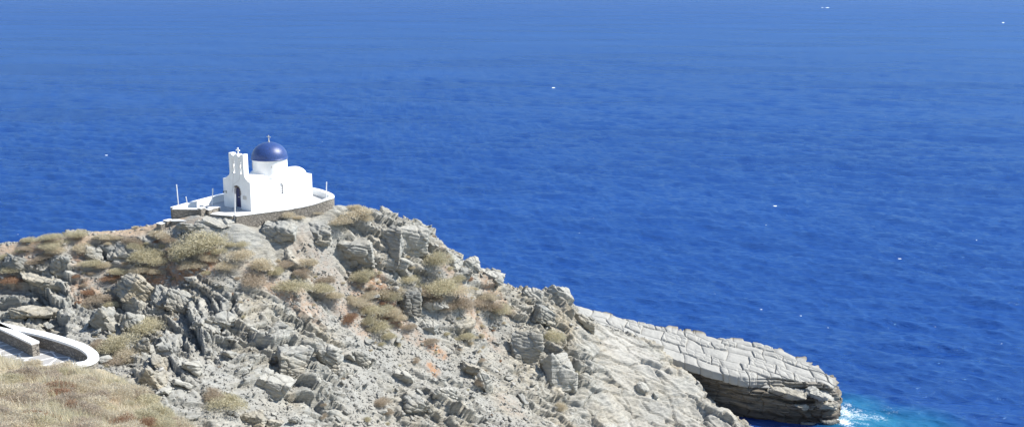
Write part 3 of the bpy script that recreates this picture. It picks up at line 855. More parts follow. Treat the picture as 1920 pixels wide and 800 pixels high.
    # slit window in the drum
    for ang, s in ((-.55, 1), (2.6, 1), (-2.2, .35)):
        ca, sa = math.cos(ang), math.sin(ang)
        c = Vector((dc[0] + 1.69 * ca, dc[1] + 1.69 * sa, 0)); t = Vector((-sa, ca, 0)); o = Vector((ca, sa, 0)) * .035
        zz = 3.78
        ring_ = [c + t * (a * s) + Vector((0, 0, zz + b_ * s)) for a, b_ in ((-.13, -.32), (.13, -.32), (.13, .2), (.08, .3), (-.08, .3), (-.13, .2))]
        nm = MB().add([q - o for q in ring_] + [q + o for q in ring_], [(0, 1, 2, 3, 4, 5)[::-1], (6, 7, 8, 9, 10, 11)] + [(i, (i + 1) % 6, 6 + (i + 1) % 6, 6 + i) for i in range(6)])
        nm.obj('drum_window' if s == 1 else 'drum_vent', GREYP, root)
    return root


church()


def loc2w(u, v, z=TERR_Z):
    q = CH_O + cu_ * u + sv_ * v; return (q[0], q[1], z)


def catmull(P, n=8):
    P = [np.array(p, float) for p in P]; Q = [2 * P[0] - P[1]] + P + [2 * P[-1] - P[-2]]; out = []
    for i in range(1, len(Q) - 2):
        a, b_, c, d = Q[i - 1:i + 3]
        for t in np.linspace(0, 1, n, endpoint=False):
            out.append(.5 * (2 * b_ + (c - a) * t + (2 * a - 5 * b_ + 4 * c - d) * t ** 2 + (3 * b_ - a - 3 * c + d) * t ** 3))
    out.append(P[-1]); return out


def strip(pts2, o0, o1, z0, z1):
    """wall strip along a polyline between offsets o0..o1 (left of travel positive); z0, z1 numbers or lists"""
    n = len(pts2); P = np.array(pts2)
    T = np.gradient(P, axis=0); T /= np.linalg.norm(T, axis=1)[:, None]
    Nn = np.stack([-T[:, 1], T[:, 0]], 1)
    z0 = np.broadcast_to(z0, n); z1 = np.broadcast_to(z1, n)
    A, B_ = P + Nn * o0, P + Nn * o1
    V = []
    for i in range(n): V += [(*A[i], z0[i]), (*B_[i], z0[i]), (*B_[i], z1[i]), (*A[i], z1[i])]
    F = []
    for i in range(n - 1):
        for j in range(4): F.append((i * 4 + j, i * 4 + (j + 1) % 4, i * 4 + 4 + (j + 1) % 4, i * 4 + 4 + j))
    F += [(3, 2, 1, 0), tuple(n * 4 - 4 + j for j in range(4))]
    return V, F


# terrace outline in chapel coordinates (u along the nave, v along the facade)
K1 = (-2.2, -.25)
edge = [K1, (.5, -1.2), (3.2, -2.25)]
curve = catmull([(3.2, -2.25), (5.6, -3.25), (7.0, -3.45), (8.0, -2.6), (8.8, -1.0), (9.35, 1.2), (9.3, 3.4), (8.2, 5.2), (5.5, 6.15), (1.7, 6.25), (-1.8, 5.75), (-5.1, 5.15)], 7)
floorpoly = [K1] + [tuple(q) for q in curve] + [(-3.65, 2.65), (-2.95, 2.35)]
V, F = plate(floorpoly, [], 1.6)
fl = MB().add([(a, b_, c - 1.605) for a, b_, c in V], F).obj('terrace_floor', FLOORM)
fl.location = (CH_O[0], CH_O[1], TERR_Z); fl.rotation_euler = (0, 0, CH_A); props(fl, kind='structure')


def site(name, label, cat, group=None):
    o = empty(name, (CH_O[0], CH_O[1], TERR_Z), CH_A); props(o, label, cat, group); return o


par = site('stone_parapet', 'curved low stone parapet whitewashed on its inside around the seaward side of the chapel terrace', 'wall')
cv = [tuple(q) for q in curve]
rise = np.clip(np.linspace(0, 1, len(cv)) / .16, 0, 1); hp = .03 + .47 * rise * rise * (3 - 2 * rise)
hp = np.where(np.arange(len(cv)) > len(cv) * .75, .56, hp)
MB().add(*strip(cv, -.30, -.02, -2.1, hp)).obj('stone_face', STONE, par)
MB().add(*strip(cv, -.02, .16, -.3, hp)).obj('plaster_lining', WHITE, par)
MB().add(*strip(cv, -.33, .19, hp + .002, hp + .07)).obj('coping', CAPW, par)
rw = site('retaining_wall', 'low bare stone retaining wall under the sunlit right edge of the chapel terrace', 'wall')
ed = [(edge[0][0] + (edge[2][0] - edge[0][0]) * t, edge[0][1] + (edge[2][1] - edge[0][1]) * t) for t in np.linspace(0, .995, 12)]
MB().add(*strip(ed, -.30, -.003, -2.1, -.012)).obj('stone_face', STONE, rw)
MB().add(*strip(ed, -.33, .16, -.010, .045)).obj('coping', CAPW, rw)
fw = site('retaining_wall', 'shaded stone retaining wall with whitewashed rim below the chapel door, ending in a small pier', 'wall')
fr = [(-2.95 + (.75) * t, 2.35 - 2.42 * t) for t in np.linspace(0, 1, 8)]
MB().add(*strip(fr, -.30, -.003, -1.8, -.012)).obj('stone_face', STONE, fw)
MB().add(*strip(fr, -.33, .2, -.010, .045)).obj('coping', CAPW, fw)
pb = MB().box((-3.34, 2.12, -1.0), (-2.92, 2.62, .42)).obj('pier', STONE, fw, bevel=.02)
MB().box((-3.37, 2.09, .422), (-2.89, 2.65, .48)).obj('pier_cap', CAPW, pb)
lw = site('terrace_wall', 'dark shaded stone wall with white coping and square end pier left of the terrace entrance', 'wall')
lf = [(-5.15 + (1.5) * t, 5.05 - 2.25 * t) for t in np.linspace(0, 1, 8)]
MB().add(*strip(lf, -.28, 0, -1.6, .50)).obj('stone_face', STONE, lw)
MB().add(*strip(lf, 0.002, .15, -.2, .50)).obj('plaster_lining', WHITE, lw)
MB().add(*strip(lf, -.31, .18, .502, .57)).obj('coping', CAPW, lw)
pb = MB().box((-4.0, 2.42, -1.2), (-3.46, 2.92, .62)).obj('pier', STONE, lw, bevel=.02)
MB().box((-4.03, 2.39, .622), (-3.43, 2.95, .68)).obj('pier_cap', CAPW, pb)
bn = site('stone_bench', 'squat stone block bench with whitewashed top beside the terrace entrance', 'bench')
MB().box((-2.55, 2.55, .0), (-1.65, 3.25, .36)).obj('base', STONE, bn, bevel=.02)
MB().box((-2.6, 2.5, .362), (-1.6, 3.3, .44)).obj('top', CAPW, bn, bevel=.015)
st = site('entrance_step', 'long low stone step with bright white top in front of the dark terrace wall', 'step')
sp_ = [(-5.9 + 1.75 * t, 4.35 - 2.25 * t) for t in np.linspace(0, 1, 6)]
MB().add(*strip(sp_, -.25, .35, -1.2, -.42)).obj('riser', STONE, st)
MB().add(*strip(sp_, -.28, .38, -.418, -.35)).obj('tread', CAPW, st)
for u, v, s, zz, lab in ((-6.55, 4.95, .42, -.62, 'flat white stone slab at the far left end of the entrance steps, lying lowest'), (-6.0, 4.75, .36, -.42, 'small white topped block between the lowest slab and the long entrance step')):
    o = site('step_block', lab, 'step', 'white blocks at the terrace entrance')
    MB().box((u - s, v - s * .8, zz - .55), (u + s, v + s * .8, zz)).obj('riser', STONE, o, bevel=.03)
    MB().box((u - s - .02, v - s * .8 - .02, zz + .002), (u + s + .02, v + s * .8 + .02, zz + .07)).obj('tread', CAPW, o, bevel=.02)
# poles
def pole(px_base, py_base, px_top, py_top, z0, label):
    b0 = at_z(px_base, py_base, z0); d = ray(px_top, py_top)
    t1 = np.array([0, 0, CAMH]) + d * (b0[1] / d[1])
    r_ = empty('flag_pole', tuple(b0)); props(r_, label, 'pole', 'white poles around the chapel terrace')
    e = Vector(t1 - b0)
    MB().tube((0, 0, -.4), e, .055, .045, 10).obj('shaft', POLEM, r_, smooth=True)
    MB().tube(e, e + e.normalized() * .05, .058, .05, 10).obj('cap', POLEM, r_, smooth=True)


pole(334.2, 381, 331, 347, TERR_Z + .5, 'leaning white pole on the left end of the dark terrace wall')
pole(397, 391, 399, 354, TERR_Z + .0, 'white pole rising beside the stone bench at the terrace entrance')
pole(440, 404, 440.5, 365, TERR_Z + .0, 'short white pole at the front corner of the terrace, in front of the chapel door')
pole(611, 369, 612.3, 342, TERR_Z + .4, 'white pole on the curved parapet behind the chapel, rightmost of the poles')
pole(351, 377.5, 348.6, 369.5, TERR_Z + .5, 'tiny leaning white stub on the back parapet left of the chapel')

# ------------------------------------------------------------------ walkway on the near slope
wz = 31.35; wt = wz + .72
ww = empty('hairpin_parapet', (-23, 50, wz)); props(ww, 'curved stone parapet with broad white coping around the hairpin bend of the footpath', 'wall')
oc = [at_z(px, py, wt)[:2] for px, py in ((-120, 582), (-50, 597), (23, 612.7), (88, 626.6), (146, 645), (169, 658), (175, 669), (166, 677), (150, 680.5), (108, 685.5))]
oc = [q - np.array([-23, 50]) for q in catmull(oc, 8)]
V1 = strip(oc, -.2, .2, -1.6, .60)
MB().add(*V1).obj('stone_face', STONE, ww)
MB().add(*strip(oc, -.25, .25, .602, .72)).obj('coping', CAPW, ww)
wi_ = empty('path_wall', (-23, 50, wz)); props(wi_, 'straight white topped wall dividing the two arms of the hairpin footpath', 'wall')
ic = [at_z(px, py, wt)[:2] - np.array([-23, 50]) for px, py in np.linspace((-70, 577), (66, 641), 10)]
MB().add(*strip(ic, -.17, .17, -1.2, .62)).obj('stone_face', STONE, wi_)
MB().add(*strip(ic, -.21, .21, .622, .72)).obj('coping', CAPW, wi_)
fp = [tuple(q) for q in oc] + [tuple(at_z(px, py, wz)[:2] - np.array([-23, 50])) for px, py in ((60, 690), (0, 668), (-60, 650), (-160, 620))]
V, F = plate(fp, [], .5)
o = MB().add([(a, b_, c - .5) for a, b_, c in V], F).obj('footpath', PAVE); o.location = (-23, 50, wz); props(o, kind='structure')

# ------------------------------------------------------------------ boulders
def rock_mesh(w, d, h, seed, n=None, layered=.5, dipdeg=20):
    """angular layered rock: jittered hull, subdivided and broken into beds and joints"""
    r = np.random.RandomState(seed)
    bm = bmesh.new()
    for i in range(15):
        q = r.uniform(-1, 1, 3); q = np.sign(q) * np.abs(q) ** .55
        q[2] = q[2] * (1 - .25 * abs(q[0]))
        bm.verts.new((q[0] * w / 2, q[1] * d / 2, q[2] * h / 2))
    bmesh.ops.convex_hull(bm, input=bm.verts)
    for v in [v for v in bm.verts if not v.link_faces]: bm.verts.remove(v)
    size = max(w, d, h); cuts = n or (3 if size < .8 else 4 if size < 1.8 else 5)
    for _ in range(cuts):
        bmesh.ops.subdivide_edges(bm, edges=[e for e in bm.edges if e.calc_length() > .10], cuts=1)
        bmesh.ops.triangulate(bm, faces=bm.faces)
        if len(bm.verts) > 6000: break
    bm.normal_update()
    V = np.array([v.co for v in bm.verts]); Nn = np.array([v.normal for v in bm.verts])
    F = np.array([[v.index for v in f.verts] for f in bm.faces]); bm.free()
    S = V + seed * 3.7
    a = math.radians(dipdeg)
    lay = V[:, 0] * math.sin(a) + V[:, 2] * math.cos(a) + .08 * fbm(S * 1.5, seed, 2)
    thick = max(.10, min(.38, h * .17))
    lay = lay + thick * 1.3 * vnoise(np.c_[lay / thick * .45, S[:, 0] * .12, S[:, 1] * .12], seed + 9)
    s = np.abs(((lay / thick) % 1) - .5) * 2
    f1, f2, R, vec = worley(S / np.array([.9, .9, .5]) / max(.5, size / 2.2), seed)
    amp = min(.16, size * .06)
    dsp = layered * amp * .55 * (sstep(.08, .32, s) - .6) + amp * 1.4 * (R[:, 0] - .5) - amp * .9 * (1 - sstep(0, .14, f2 - f1)) + amp * .6 * fbm(S * 2.5, seed + 3, 3)
    return V + Nn * dsp[:, None], F


SUNX = 1


def boulder(px, py, w, h, label, mat=ROCKB, tilt=(0, 0, 0), dep=1.0, lay=.6, dipd=20, sink=.3, cat='rock', group=None, seed=None, back=.25):
    c = ground_at(px, py + h * .35)
    if c is None: return
    mpp = c[1] * 1.04 / FOC
    W_, H_ = w * mpp * .92, h * mpp * 1.0; Dp = max(.5 * (W_ + H_) * dep, .3)
    sd = seed if seed is not None else int(px * 7 + py * 13) % 9973
    V, F = rock_mesh(W_ * 1.12, Dp, H_ * 1.3, sd, layered=lay, dipdeg=dipd)
    o = mesh_np('boulder' if cat == 'rock' else 'rock_outcrop', V, F, mat)
    o.location = (c[0], c[1] + Dp * back, .5 * (c[2] + zlow(c[0], c[1], .5)) + H_ * (.5 - sink) + .12)
    o.rotation_euler = tuple(math.radians(t) for t in tilt)
    props(o, label, cat, group)
    return o


OC = 'outcrop'
boulder(660, 462, 84, 70, 'broad layered outcrop face with a dark hollow at its left, below the chapel parapet', tilt=(0, 6, 10), cat=OC, lay=1, dipd=4, dep=.7, sink=.42)
boulder(722, 452, 66, 74, 'tall layered block with a shaded cleft, right half of the outcrop below the tan shrubs', tilt=(0, 4, -8), cat=OC, lay=1, dipd=4, dep=.8, sink=.42, mat=ROCKB)
boulder(758, 442, 96, 58, 'pale stepped outcrop shoulder against the sea at the end of the ridge', tilt=(0, 6, 12), cat=OC, lay=1, dipd=5, dep=.8, sink=.46, mat=ROCKP)
boulder(786, 456, 34, 42, 'narrow upright block split by a vertical crack at the seaward tip of the upper ridge', tilt=(0, 3, 0), cat=OC, lay=1, dipd=2, sink=.3, mat=ROCKP)
boulder(735, 492, 64, 26, 'low pale slabs lying under the foot of the layered outcrop', tilt=(0, 10, 0), mat=ROCKP, lay=1, dipd=8)
boulder(772, 570, 58, 54, 'dark upright boulder with horizontal beds among the tan shrubs', tilt=(0, 8, 25), lay=1, dipd=5, mat=ROCKD, sink=.1)  # much of its dark is shade painted into the rock colour
boulder(815, 578, 48, 26, 'pale rounded ledge just right of the dark upright boulder', tilt=(0, 14, 5), mat=ROCKP)
boulder(797, 612, 46, 22, 'pale pointed slab lying just below the dark upright boulder', tilt=(8, 20, -20), mat=ROCKP, lay=.4)
boulder(878, 694, 40, 26, 'rounded brown boulder leaning against a white pointed slab', tilt=(0, 14, 20), mat=ROCKT, lay=.4, sink=.2)
boulder(912, 714, 24, 52, 'white pointed slab standing steeply beside the rounded brown boulder', tilt=(0, -18, 35), mat=ROCKP, lay=.3, sink=.25, dep=.5)
boulder(508, 722, 84, 36, 'broad pale slab with a dark cracked edge low on the left slope', tilt=(10, 16, -5), mat=ROCKP, lay=.5)
boulder(545, 672, 76, 56, 'bulging outcrop with a dark hollow at its left, above the broad pale slab', tilt=(0, 10, 30), cat=OC, lay=.8, dipd=15)
boulder(612, 668, 64, 40, 'overhanging ledge with shaded underside right of the hollowed outcrop', tilt=(0, 18, 10), cat=OC, lay=.9, dipd=18)
boulder(676, 672, 50, 24, 'thin slanting slab on the grey scree between overhanging ledge and orange soil patch', tilt=(0, 24, 20), lay=.9)
boulder(756, 706, 46, 20, 'flat whitish block casting a dark shadow on the lower scree', tilt=(6, 8, -12), mat=ROCKP)
boulder(780, 755, 60, 40, 'broken grey ledge with dark gaps beside a small dry bush at the bottom', tilt=(0, 14, 30), cat=OC, lay=.8)
boulder(838, 748, 66, 34, 'pale layered ledge near the bottom edge, below the rounded brown boulder', tilt=(0, 18, 10), cat=OC, mat=ROCKP, lay=.9)
boulder(848, 497, 44, 26, 'smooth pale slab beside the round bush on the seaward skyline', tilt=(10, 26, 10), mat=ROCKP, lay=.3, back=.6)
boulder(884, 500, 36, 32, 'peaked slab with a dark edge, second rock below the round skyline bush', tilt=(0, 34, 5), lay=.5, mat=ROCKP, back=.6)
boulder(915, 520, 70, 24, 'long tilted slab following the skyline below the peaked slab', tilt=(0, 24, -10), mat=ROCKP, lay=.7, back=.5)
boulder(862, 518, 46, 34, 'fractured grey block between round skyline bush and the peaked slab', tilt=(0, 12, 20), lay=.5)
boulder(983, 645, 60, 90, 'tall ragged rock rib, left of two pillars above the pale tongue', tilt=(0, 8, 20), cat=OC, lay=1, dipd=10, mat=ROCKB, dep=.7, sink=.38)
boulder(1048, 690, 60, 84, 'thick rock pillar with shaded base, right of the ragged rib', tilt=(0, -6, 25), cat=OC, lay=.9, dipd=10, mat=ROCKP, dep=.7, sink=.36)
boulder(1048, 556, 50, 40, 'pale knob crowning the skyline just above the cracked shelf', tilt=(0, 14, 15), cat=OC, lay=.9, mat=ROCKP, back=.5)
boulder(1018, 592, 46, 40, 'overhanging block with a deep dark shadow below the skyline knob', tilt=(0, 22, 25), lay=.6, sink=.2)
boulder(1000, 556, 50, 22, 'flat layered slab on the skyline left of the pale knob', tilt=(0, 18, 0), lay=1, mat=ROCKP, back=.5)
boulder(1098, 606, 50, 34, 'jagged edge block where the cracked shelf meets the slope', tilt=(0, 18, 10), lay=.8, mat=ROCKT)
boulder(1206, 729, 30, 18, 'pale square block with a dark left side resting on the smooth tongue', tilt=(0, 12, 30), mat=ROCKP, lay=.2, sink=.1)
boulder(1231, 744, 11, 10, 'small round white stone below the square block on the smooth tongue', mat=ROCKP, lay=0, sink=.1)
boulder(256, 548, 84, 50, 'tilted ochre slab with a large dark shaded face below the orange soil', tilt=(0, 24, 40), mat=ROCKT, lay=.9, dipd=30, sink=.25)
boulder(300, 560, 40, 50, 'steep grey slab leaning behind the right end of the ochre slab', tilt=(0, 32, 30), lay=1, dipd=30)
boulder(338, 562, 70, 40, 'long tilted grey slab right of the ochre slab, with a dark gap above it', tilt=(0, 34, 15), lay=1, dipd=30)
boulder(412, 600, 56, 34, 'broad flat grey block in the middle of the left rubble slope', tilt=(14, 16, 0), lay=.4)
boulder(386, 618, 60, 20, 'low grey ledge with dark underside below the broad flat block', tilt=(0, 20, 0), lay=.7)
boulder(196, 602, 66, 46, 'dark wedge of rock pointing left just above the footpath bend', tilt=(0, 30, 40), lay=.9, dipd=30, sink=.25)
boulder(240, 606, 40, 44, 'steep grey slab right of the dark wedge above the footpath bend', tilt=(0, 36, 20), lay=1, dipd=35)
boulder(72, 536, 100, 26, 'long overhanging ledge with deep shadow beneath on the far left slope', tilt=(0, 16, 10), cat=OC, lay=1, dipd=15, mat=ROCKT, sink=.15)
boulder(36, 500, 60, 34, 'dark greenish rock hump under the brown scrub on the far left', tilt=(0, 20, 20), cat=OC, lay=.7, mat=ROCKD)  # shade of its faces painted into the colour, on top of dark rock
boulder(110, 497, 40, 40, 'shaded bedrock step left of the grey scree on the far left slope', tilt=(0, 30, 30), cat=OC, lay=.9)
boulder(60, 590, 110, 26, 'tan layered ledge just behind the far arm of the footpath', tilt=(0, 10, 0), cat=OC, lay=1, dipd=12, mat=ROCKT)
boulder(266, 656, 26, 34, 'ochre sided upright boulder right of the olive shrub below the footpath', tilt=(0, 16, 30), mat=ROCKT, sink=.15)
boulder(308, 664, 34, 40, 'rounded grey boulder pair right of the ochre sided boulder', tilt=(0, 10, 0), lay=.2, sink=.15)
boulder(302, 684, 50, 22, 'flat tan slab under the rounded grey boulder', tilt=(0, 22, 10), mat=ROCKT)
boulder(285, 712, 66, 40, 'rust streaked layered slab at the rim of the near grassy slope', tilt=(0, 34, 20), mat=ROCKT, lay=1, dipd=30)
boulder(358, 696, 44, 28, 'pale boulder with a dark shaded front near the lower left gully', tilt=(10, 14, 15), mat=ROCKP, lay=.2, sink=.15)
boulder(512, 796, 34, 26, 'orange sided stone cut by the bottom edge, below the broad pale slab', tilt=(0, 20, 10), mat=ROCKT)
boulder(470, 786, 60, 24, 'smooth tan ledge at the bottom left of the orange sided stone', tilt=(0, 12, 0), mat=ROCKT, lay=.3)
boulder(232, 470, 76, 30, 'pale blue grey rock face between shrubs below the ridge path', tilt=(0, 12, 10), cat=OC, lay=.9)
boulder(176, 474, 40, 24, 'dark hollowed rock under the brown bush below the ridge path', tilt=(0, 20, 20), lay=.8)
boulder(352, 428, 70, 18, 'flat slab with dark overhang just below the terrace entrance', tilt=(0, 4, 0), cat=OC, lay=.9, dipd=4)
boulder(400, 420, 90, 14, 'broad pale bedrock slab in front of the terrace wall', tilt=(0, 6, 0), cat=OC, mat=ROCKP, lay=.5, dipd=4)
boulder(520, 436, 70, 30, 'low grey bedrock hump below the shrubs under the chapel wall', tilt=(0, 10, 0), cat=OC, lay=.7)
boulder(590, 438, 60, 40, 'grooved bedrock step between the chapel shrubs and the layered outcrop', tilt=(0, 10, 20), cat=OC, lay=.8)
# medium loose boulders nothing tells apart
for px, py, z, w, h, d, mt, lab, tl in ((1482, 738, 3.1, 4.6, 1.0, 2.6, ROCKT, 'long ochre ledge stepping down under the cracked top of the rock shelf', (0, 6, -22)),
                                    (1535, 738, 3.2, 2.6, 1.2, 2.4, ROCKP, 'pale square block at the seaward end of the rock shelf', (0, 8, -15)),
                                    (1505, 758, 2.2, 2.2, .9, 1.8, ROCKT, 'ochre block jutting out below the long ochre ledge', (0, 5, 10)),
                                    (1548, 764, 1.9, 2.4, 1.1, 2.2, ROCKT, 'lowest ochre block above the dark wet foot of the rock shelf', (0, 10, -30)),
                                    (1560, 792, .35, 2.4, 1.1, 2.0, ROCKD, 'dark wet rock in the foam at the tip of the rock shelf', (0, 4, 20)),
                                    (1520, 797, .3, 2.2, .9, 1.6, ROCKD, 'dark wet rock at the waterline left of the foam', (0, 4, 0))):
    dn = ray(px, py); dn /= np.linalg.norm(dn); rel = GV2 - np.array([0, 0, CAMH]); tt = rel @ dn
    near_ = np.linalg.norm(rel - tt[:, None] * dn, axis=1) < .3
    c = GV2[near_][np.argmin(tt[near_])] if near_.any() else at_z(px, py, z)
    V, F = rock_mesh(w, d, h, int(px), layered=.7, dipdeg=4)
    o = mesh_np('ledge_block', V, F, mt); o.location = (c[0], c[1] + d * .12, c[2]); o.rotation_euler = tuple(math.radians(t) for t in tl)
    props(o, lab, 'rock', 'blocks at the end of the rock shelf')
GB = 'loose grey boulders on the scree'
protos = []
for i in range(8):
    V, F = rock_mesh(1.0, .6 + .4 * rnd.random(), .32 + .22 * rnd.random(), 900 + i, n=3, layered=.5)
    me_o = mesh_np('boulder', V, F, ROCKB if i % 3 else ROCKP); protos.append(me_o)
count = 0
rb = random.Random(21)
tries = 0
while count < 130 and tries < 3000:
    tries += 1
    px, py = rb.uniform(60, 1260), rb.uniform(440, 800)
    c = ground_at(px, py)
    if c is None or c[2] < 1: continue
    j = int(np.argmin((P0[::7, 0] - c[0]) ** 2 + (P0[::7, 1] - c[1]) ** 2)) * 7
    if rb.random() > (.9 - 1.2 * tongue[j]) * (1 - .6 * trail[j]) or dT[j] < .8: continue
    if py < 520 and rb.random() < .6: continue
    src = protos[count % 8]
    o = src if count < 8 else src.copy()
    if count >= 8: COL.objects.link(o)
    s = rb.choice([.35, .45, .5, .6, .75, .9, 1.2]) * rb.uniform(.8, 1.2)
    o.location = (c[0], c[1], zlow(c[0], c[1], .3) + .2 * s)
    o.scale = (s * rb.uniform(.9, 1.5), s, s * rb.uniform(.7, 1.1))
    o.rotation_euler = (math.radians(rb.uniform(-15, 15)), math.radians(rb.uniform(5, 40)), rb.uniform(0, 6.28))
    props(o, 'angular grey boulder half sunk in the loose scree of the headland slope', 'rock', GB)
    count += 1

# ------------------------------------------------------------------ rubble (uncountable)
def rubble():
    r = np.random.RandomState(31); n = 52000
    cand = r.randint(0, len(P0), n * 5)
    w = (.35 + .9 * scree_n + .35 * smooth_) * (1 - trail * .8) * (1 - np.minimum(1, 1.3 * tongue)) * (1 - .5 * soil) * (P0[:, 2] > .8) * (dT > .6)
    w = w * (P0[:, 1] > 72)
    cand = cand[r.uniform(0, 1.5, len(cand)) < w[cand]][:n]; n = len(cand)
    C = PD[cand] + r.uniform(-.05, .05, (n, 3))
    s = .036 * np.exp(r.exponential(.42, n)); s = np.minimum(s, .20)
    base = np.array([[-1, -1, -1], [1, -1, -1], [1, 1, -1], [-1, 1, -1], [-1, -1, 1], [1, -1, 1], [1, 1, 1], [-1, 1, 1]], float)
    Q = base[None] * r.uniform(.45, 1.15, (n, 8, 3)) * np.stack([np.ones(n) * 1.35, np.ones(n), np.ones(n) * .42], 1)[:, None, :]
    a = r.uniform(0, 6.28, n); t = r.normal(.3, .35, n)
    ca, sa, ct, st_ = np.cos(a), np.sin(a), np.cos(t), np.sin(t)
    x, y, z = Q[..., 0], Q[..., 1], Q[..., 2]
    x, y = x * ca[:, None] - y * sa[:, None], x * sa[:, None] + y * ca[:, None]
    x, z = x * ct[:, None] + z * st_[:, None], -x * st_[:, None] + z * ct[:, None]
    Q = np.stack([x, y, z], 2) * s[:, None, None] + C[:, None, :]; Q[..., 2] += (s * .1)[:, None]
    f = np.array([[0, 3, 2, 1], [4, 5, 6, 7], [0, 1, 5, 4], [1, 2, 6, 5], [2, 3, 7, 6], [3, 0, 4, 7]])
    F = (f[None] + (np.arange(n) * 8)[:, None, None]).reshape(-1, 4)
    m, nt, b = new_mat('rubble_stone'); k = N(nt)
    g = k.n('ShaderNodeNewGeometry').outputs['Random Per Island']
    c = k.ramp(g, [(0, (.235, .232, .215)), (.5, (.31, .302, .27)), (.85, (.38, .366, .33)), (1, (.50, .485, .45))])
    k.l(k.mix(k.noise(k.pos(), 6, 3), c, (.185, .18, .165)), b.inputs['Base Color']); b.inputs['Roughness'].default_value = .9
    o = mesh_np('rubble', Q.reshape(-1, 3), F, m)
    props(o, kind='stuff')


rubble()

# ------------------------------------------------------------------ shrubs
def shrub_mesh(seed, n=1500, leaf=.075, lobes=5):
    """dome of many small leaf blades on twigs, unit radius, height about .75"""
    r = np.random.RandomState(seed)
    lc = np.c_[r.uniform(-.5, .5, (lobes, 2)), r.uniform(.05, .3, lobes)]; lr = r.uniform(.38, .62, lobes)
    k_ = r.randint(0, lobes, n)
    d = r.normal(size=(n, 3)); d /= np.linalg.norm(d, axis=1)[:, None]; d[:, 2] = np.abs(d[:, 2]) * 1.0 - .12
    rad = lr[k_] * (r.uniform(0, 1, n) ** .3) * (1 + .12 * r.normal(size=n))
    C = lc[k_] + d * rad[:, None] * np.array([1, 1, .95]); C[:, 2] = np.maximum(C[:, 2], .01)
    ax_ = d * .7 + r.normal(size=(n, 3)) * .55 + np.array([0, 0, .35]); ax_ /= np.linalg.norm(ax_, axis=1)[:, None]
    sd = np.cross(ax_, r.normal(size=(n, 3))); sd /= np.linalg.norm(sd, axis=1)[:, None]
    L = leaf * r.uniform(.7, 1.7, n)[:, None]; Wd = leaf * .34 * r.uniform(.6, 1.3, n)[:, None]
    V = np.stack([C - sd * Wd, C + sd * Wd, C + ax_ * L * 1.6 + sd * Wd * .3, C + ax_ * L * 1.6 - sd * Wd * .3], 1)
    F = np.arange(n * 4).reshape(-1, 4)
    return V.reshape(-1, 3), F


SM = {}
for kd in 'otbr':
    for i in range(4):
        V, F = shrub_mesh(40 + i * 7 + ord(kd), 4600, .043, 6 + i)
        me = bpy.data.meshes.new('shrub'); me.from_pydata(V.tolist(), [], F.tolist()); me.materials.append(FOL[kd]); SM[kd, i] = me
shn = [0]


def shrub_at(c, wid, hgt, kd, label, group, rot=None, name='shrub'):
    o = bpy.data.objects.new(name, SM[kd, shn[0] % 4]); COL.objects.link(o); shn[0] += 1
    o.location = tuple(c); o.scale = (wid * .56, wid * .56 * rnd.uniform(.85, 1.1), hgt * 1.2)
    o.rotation_euler = (rnd.uniform(-.1, .1), rnd.uniform(0, .15), rnd.uniform(0, 6.28) if rot is None else rot)
    props(o, label, 'shrub', group)
    return o


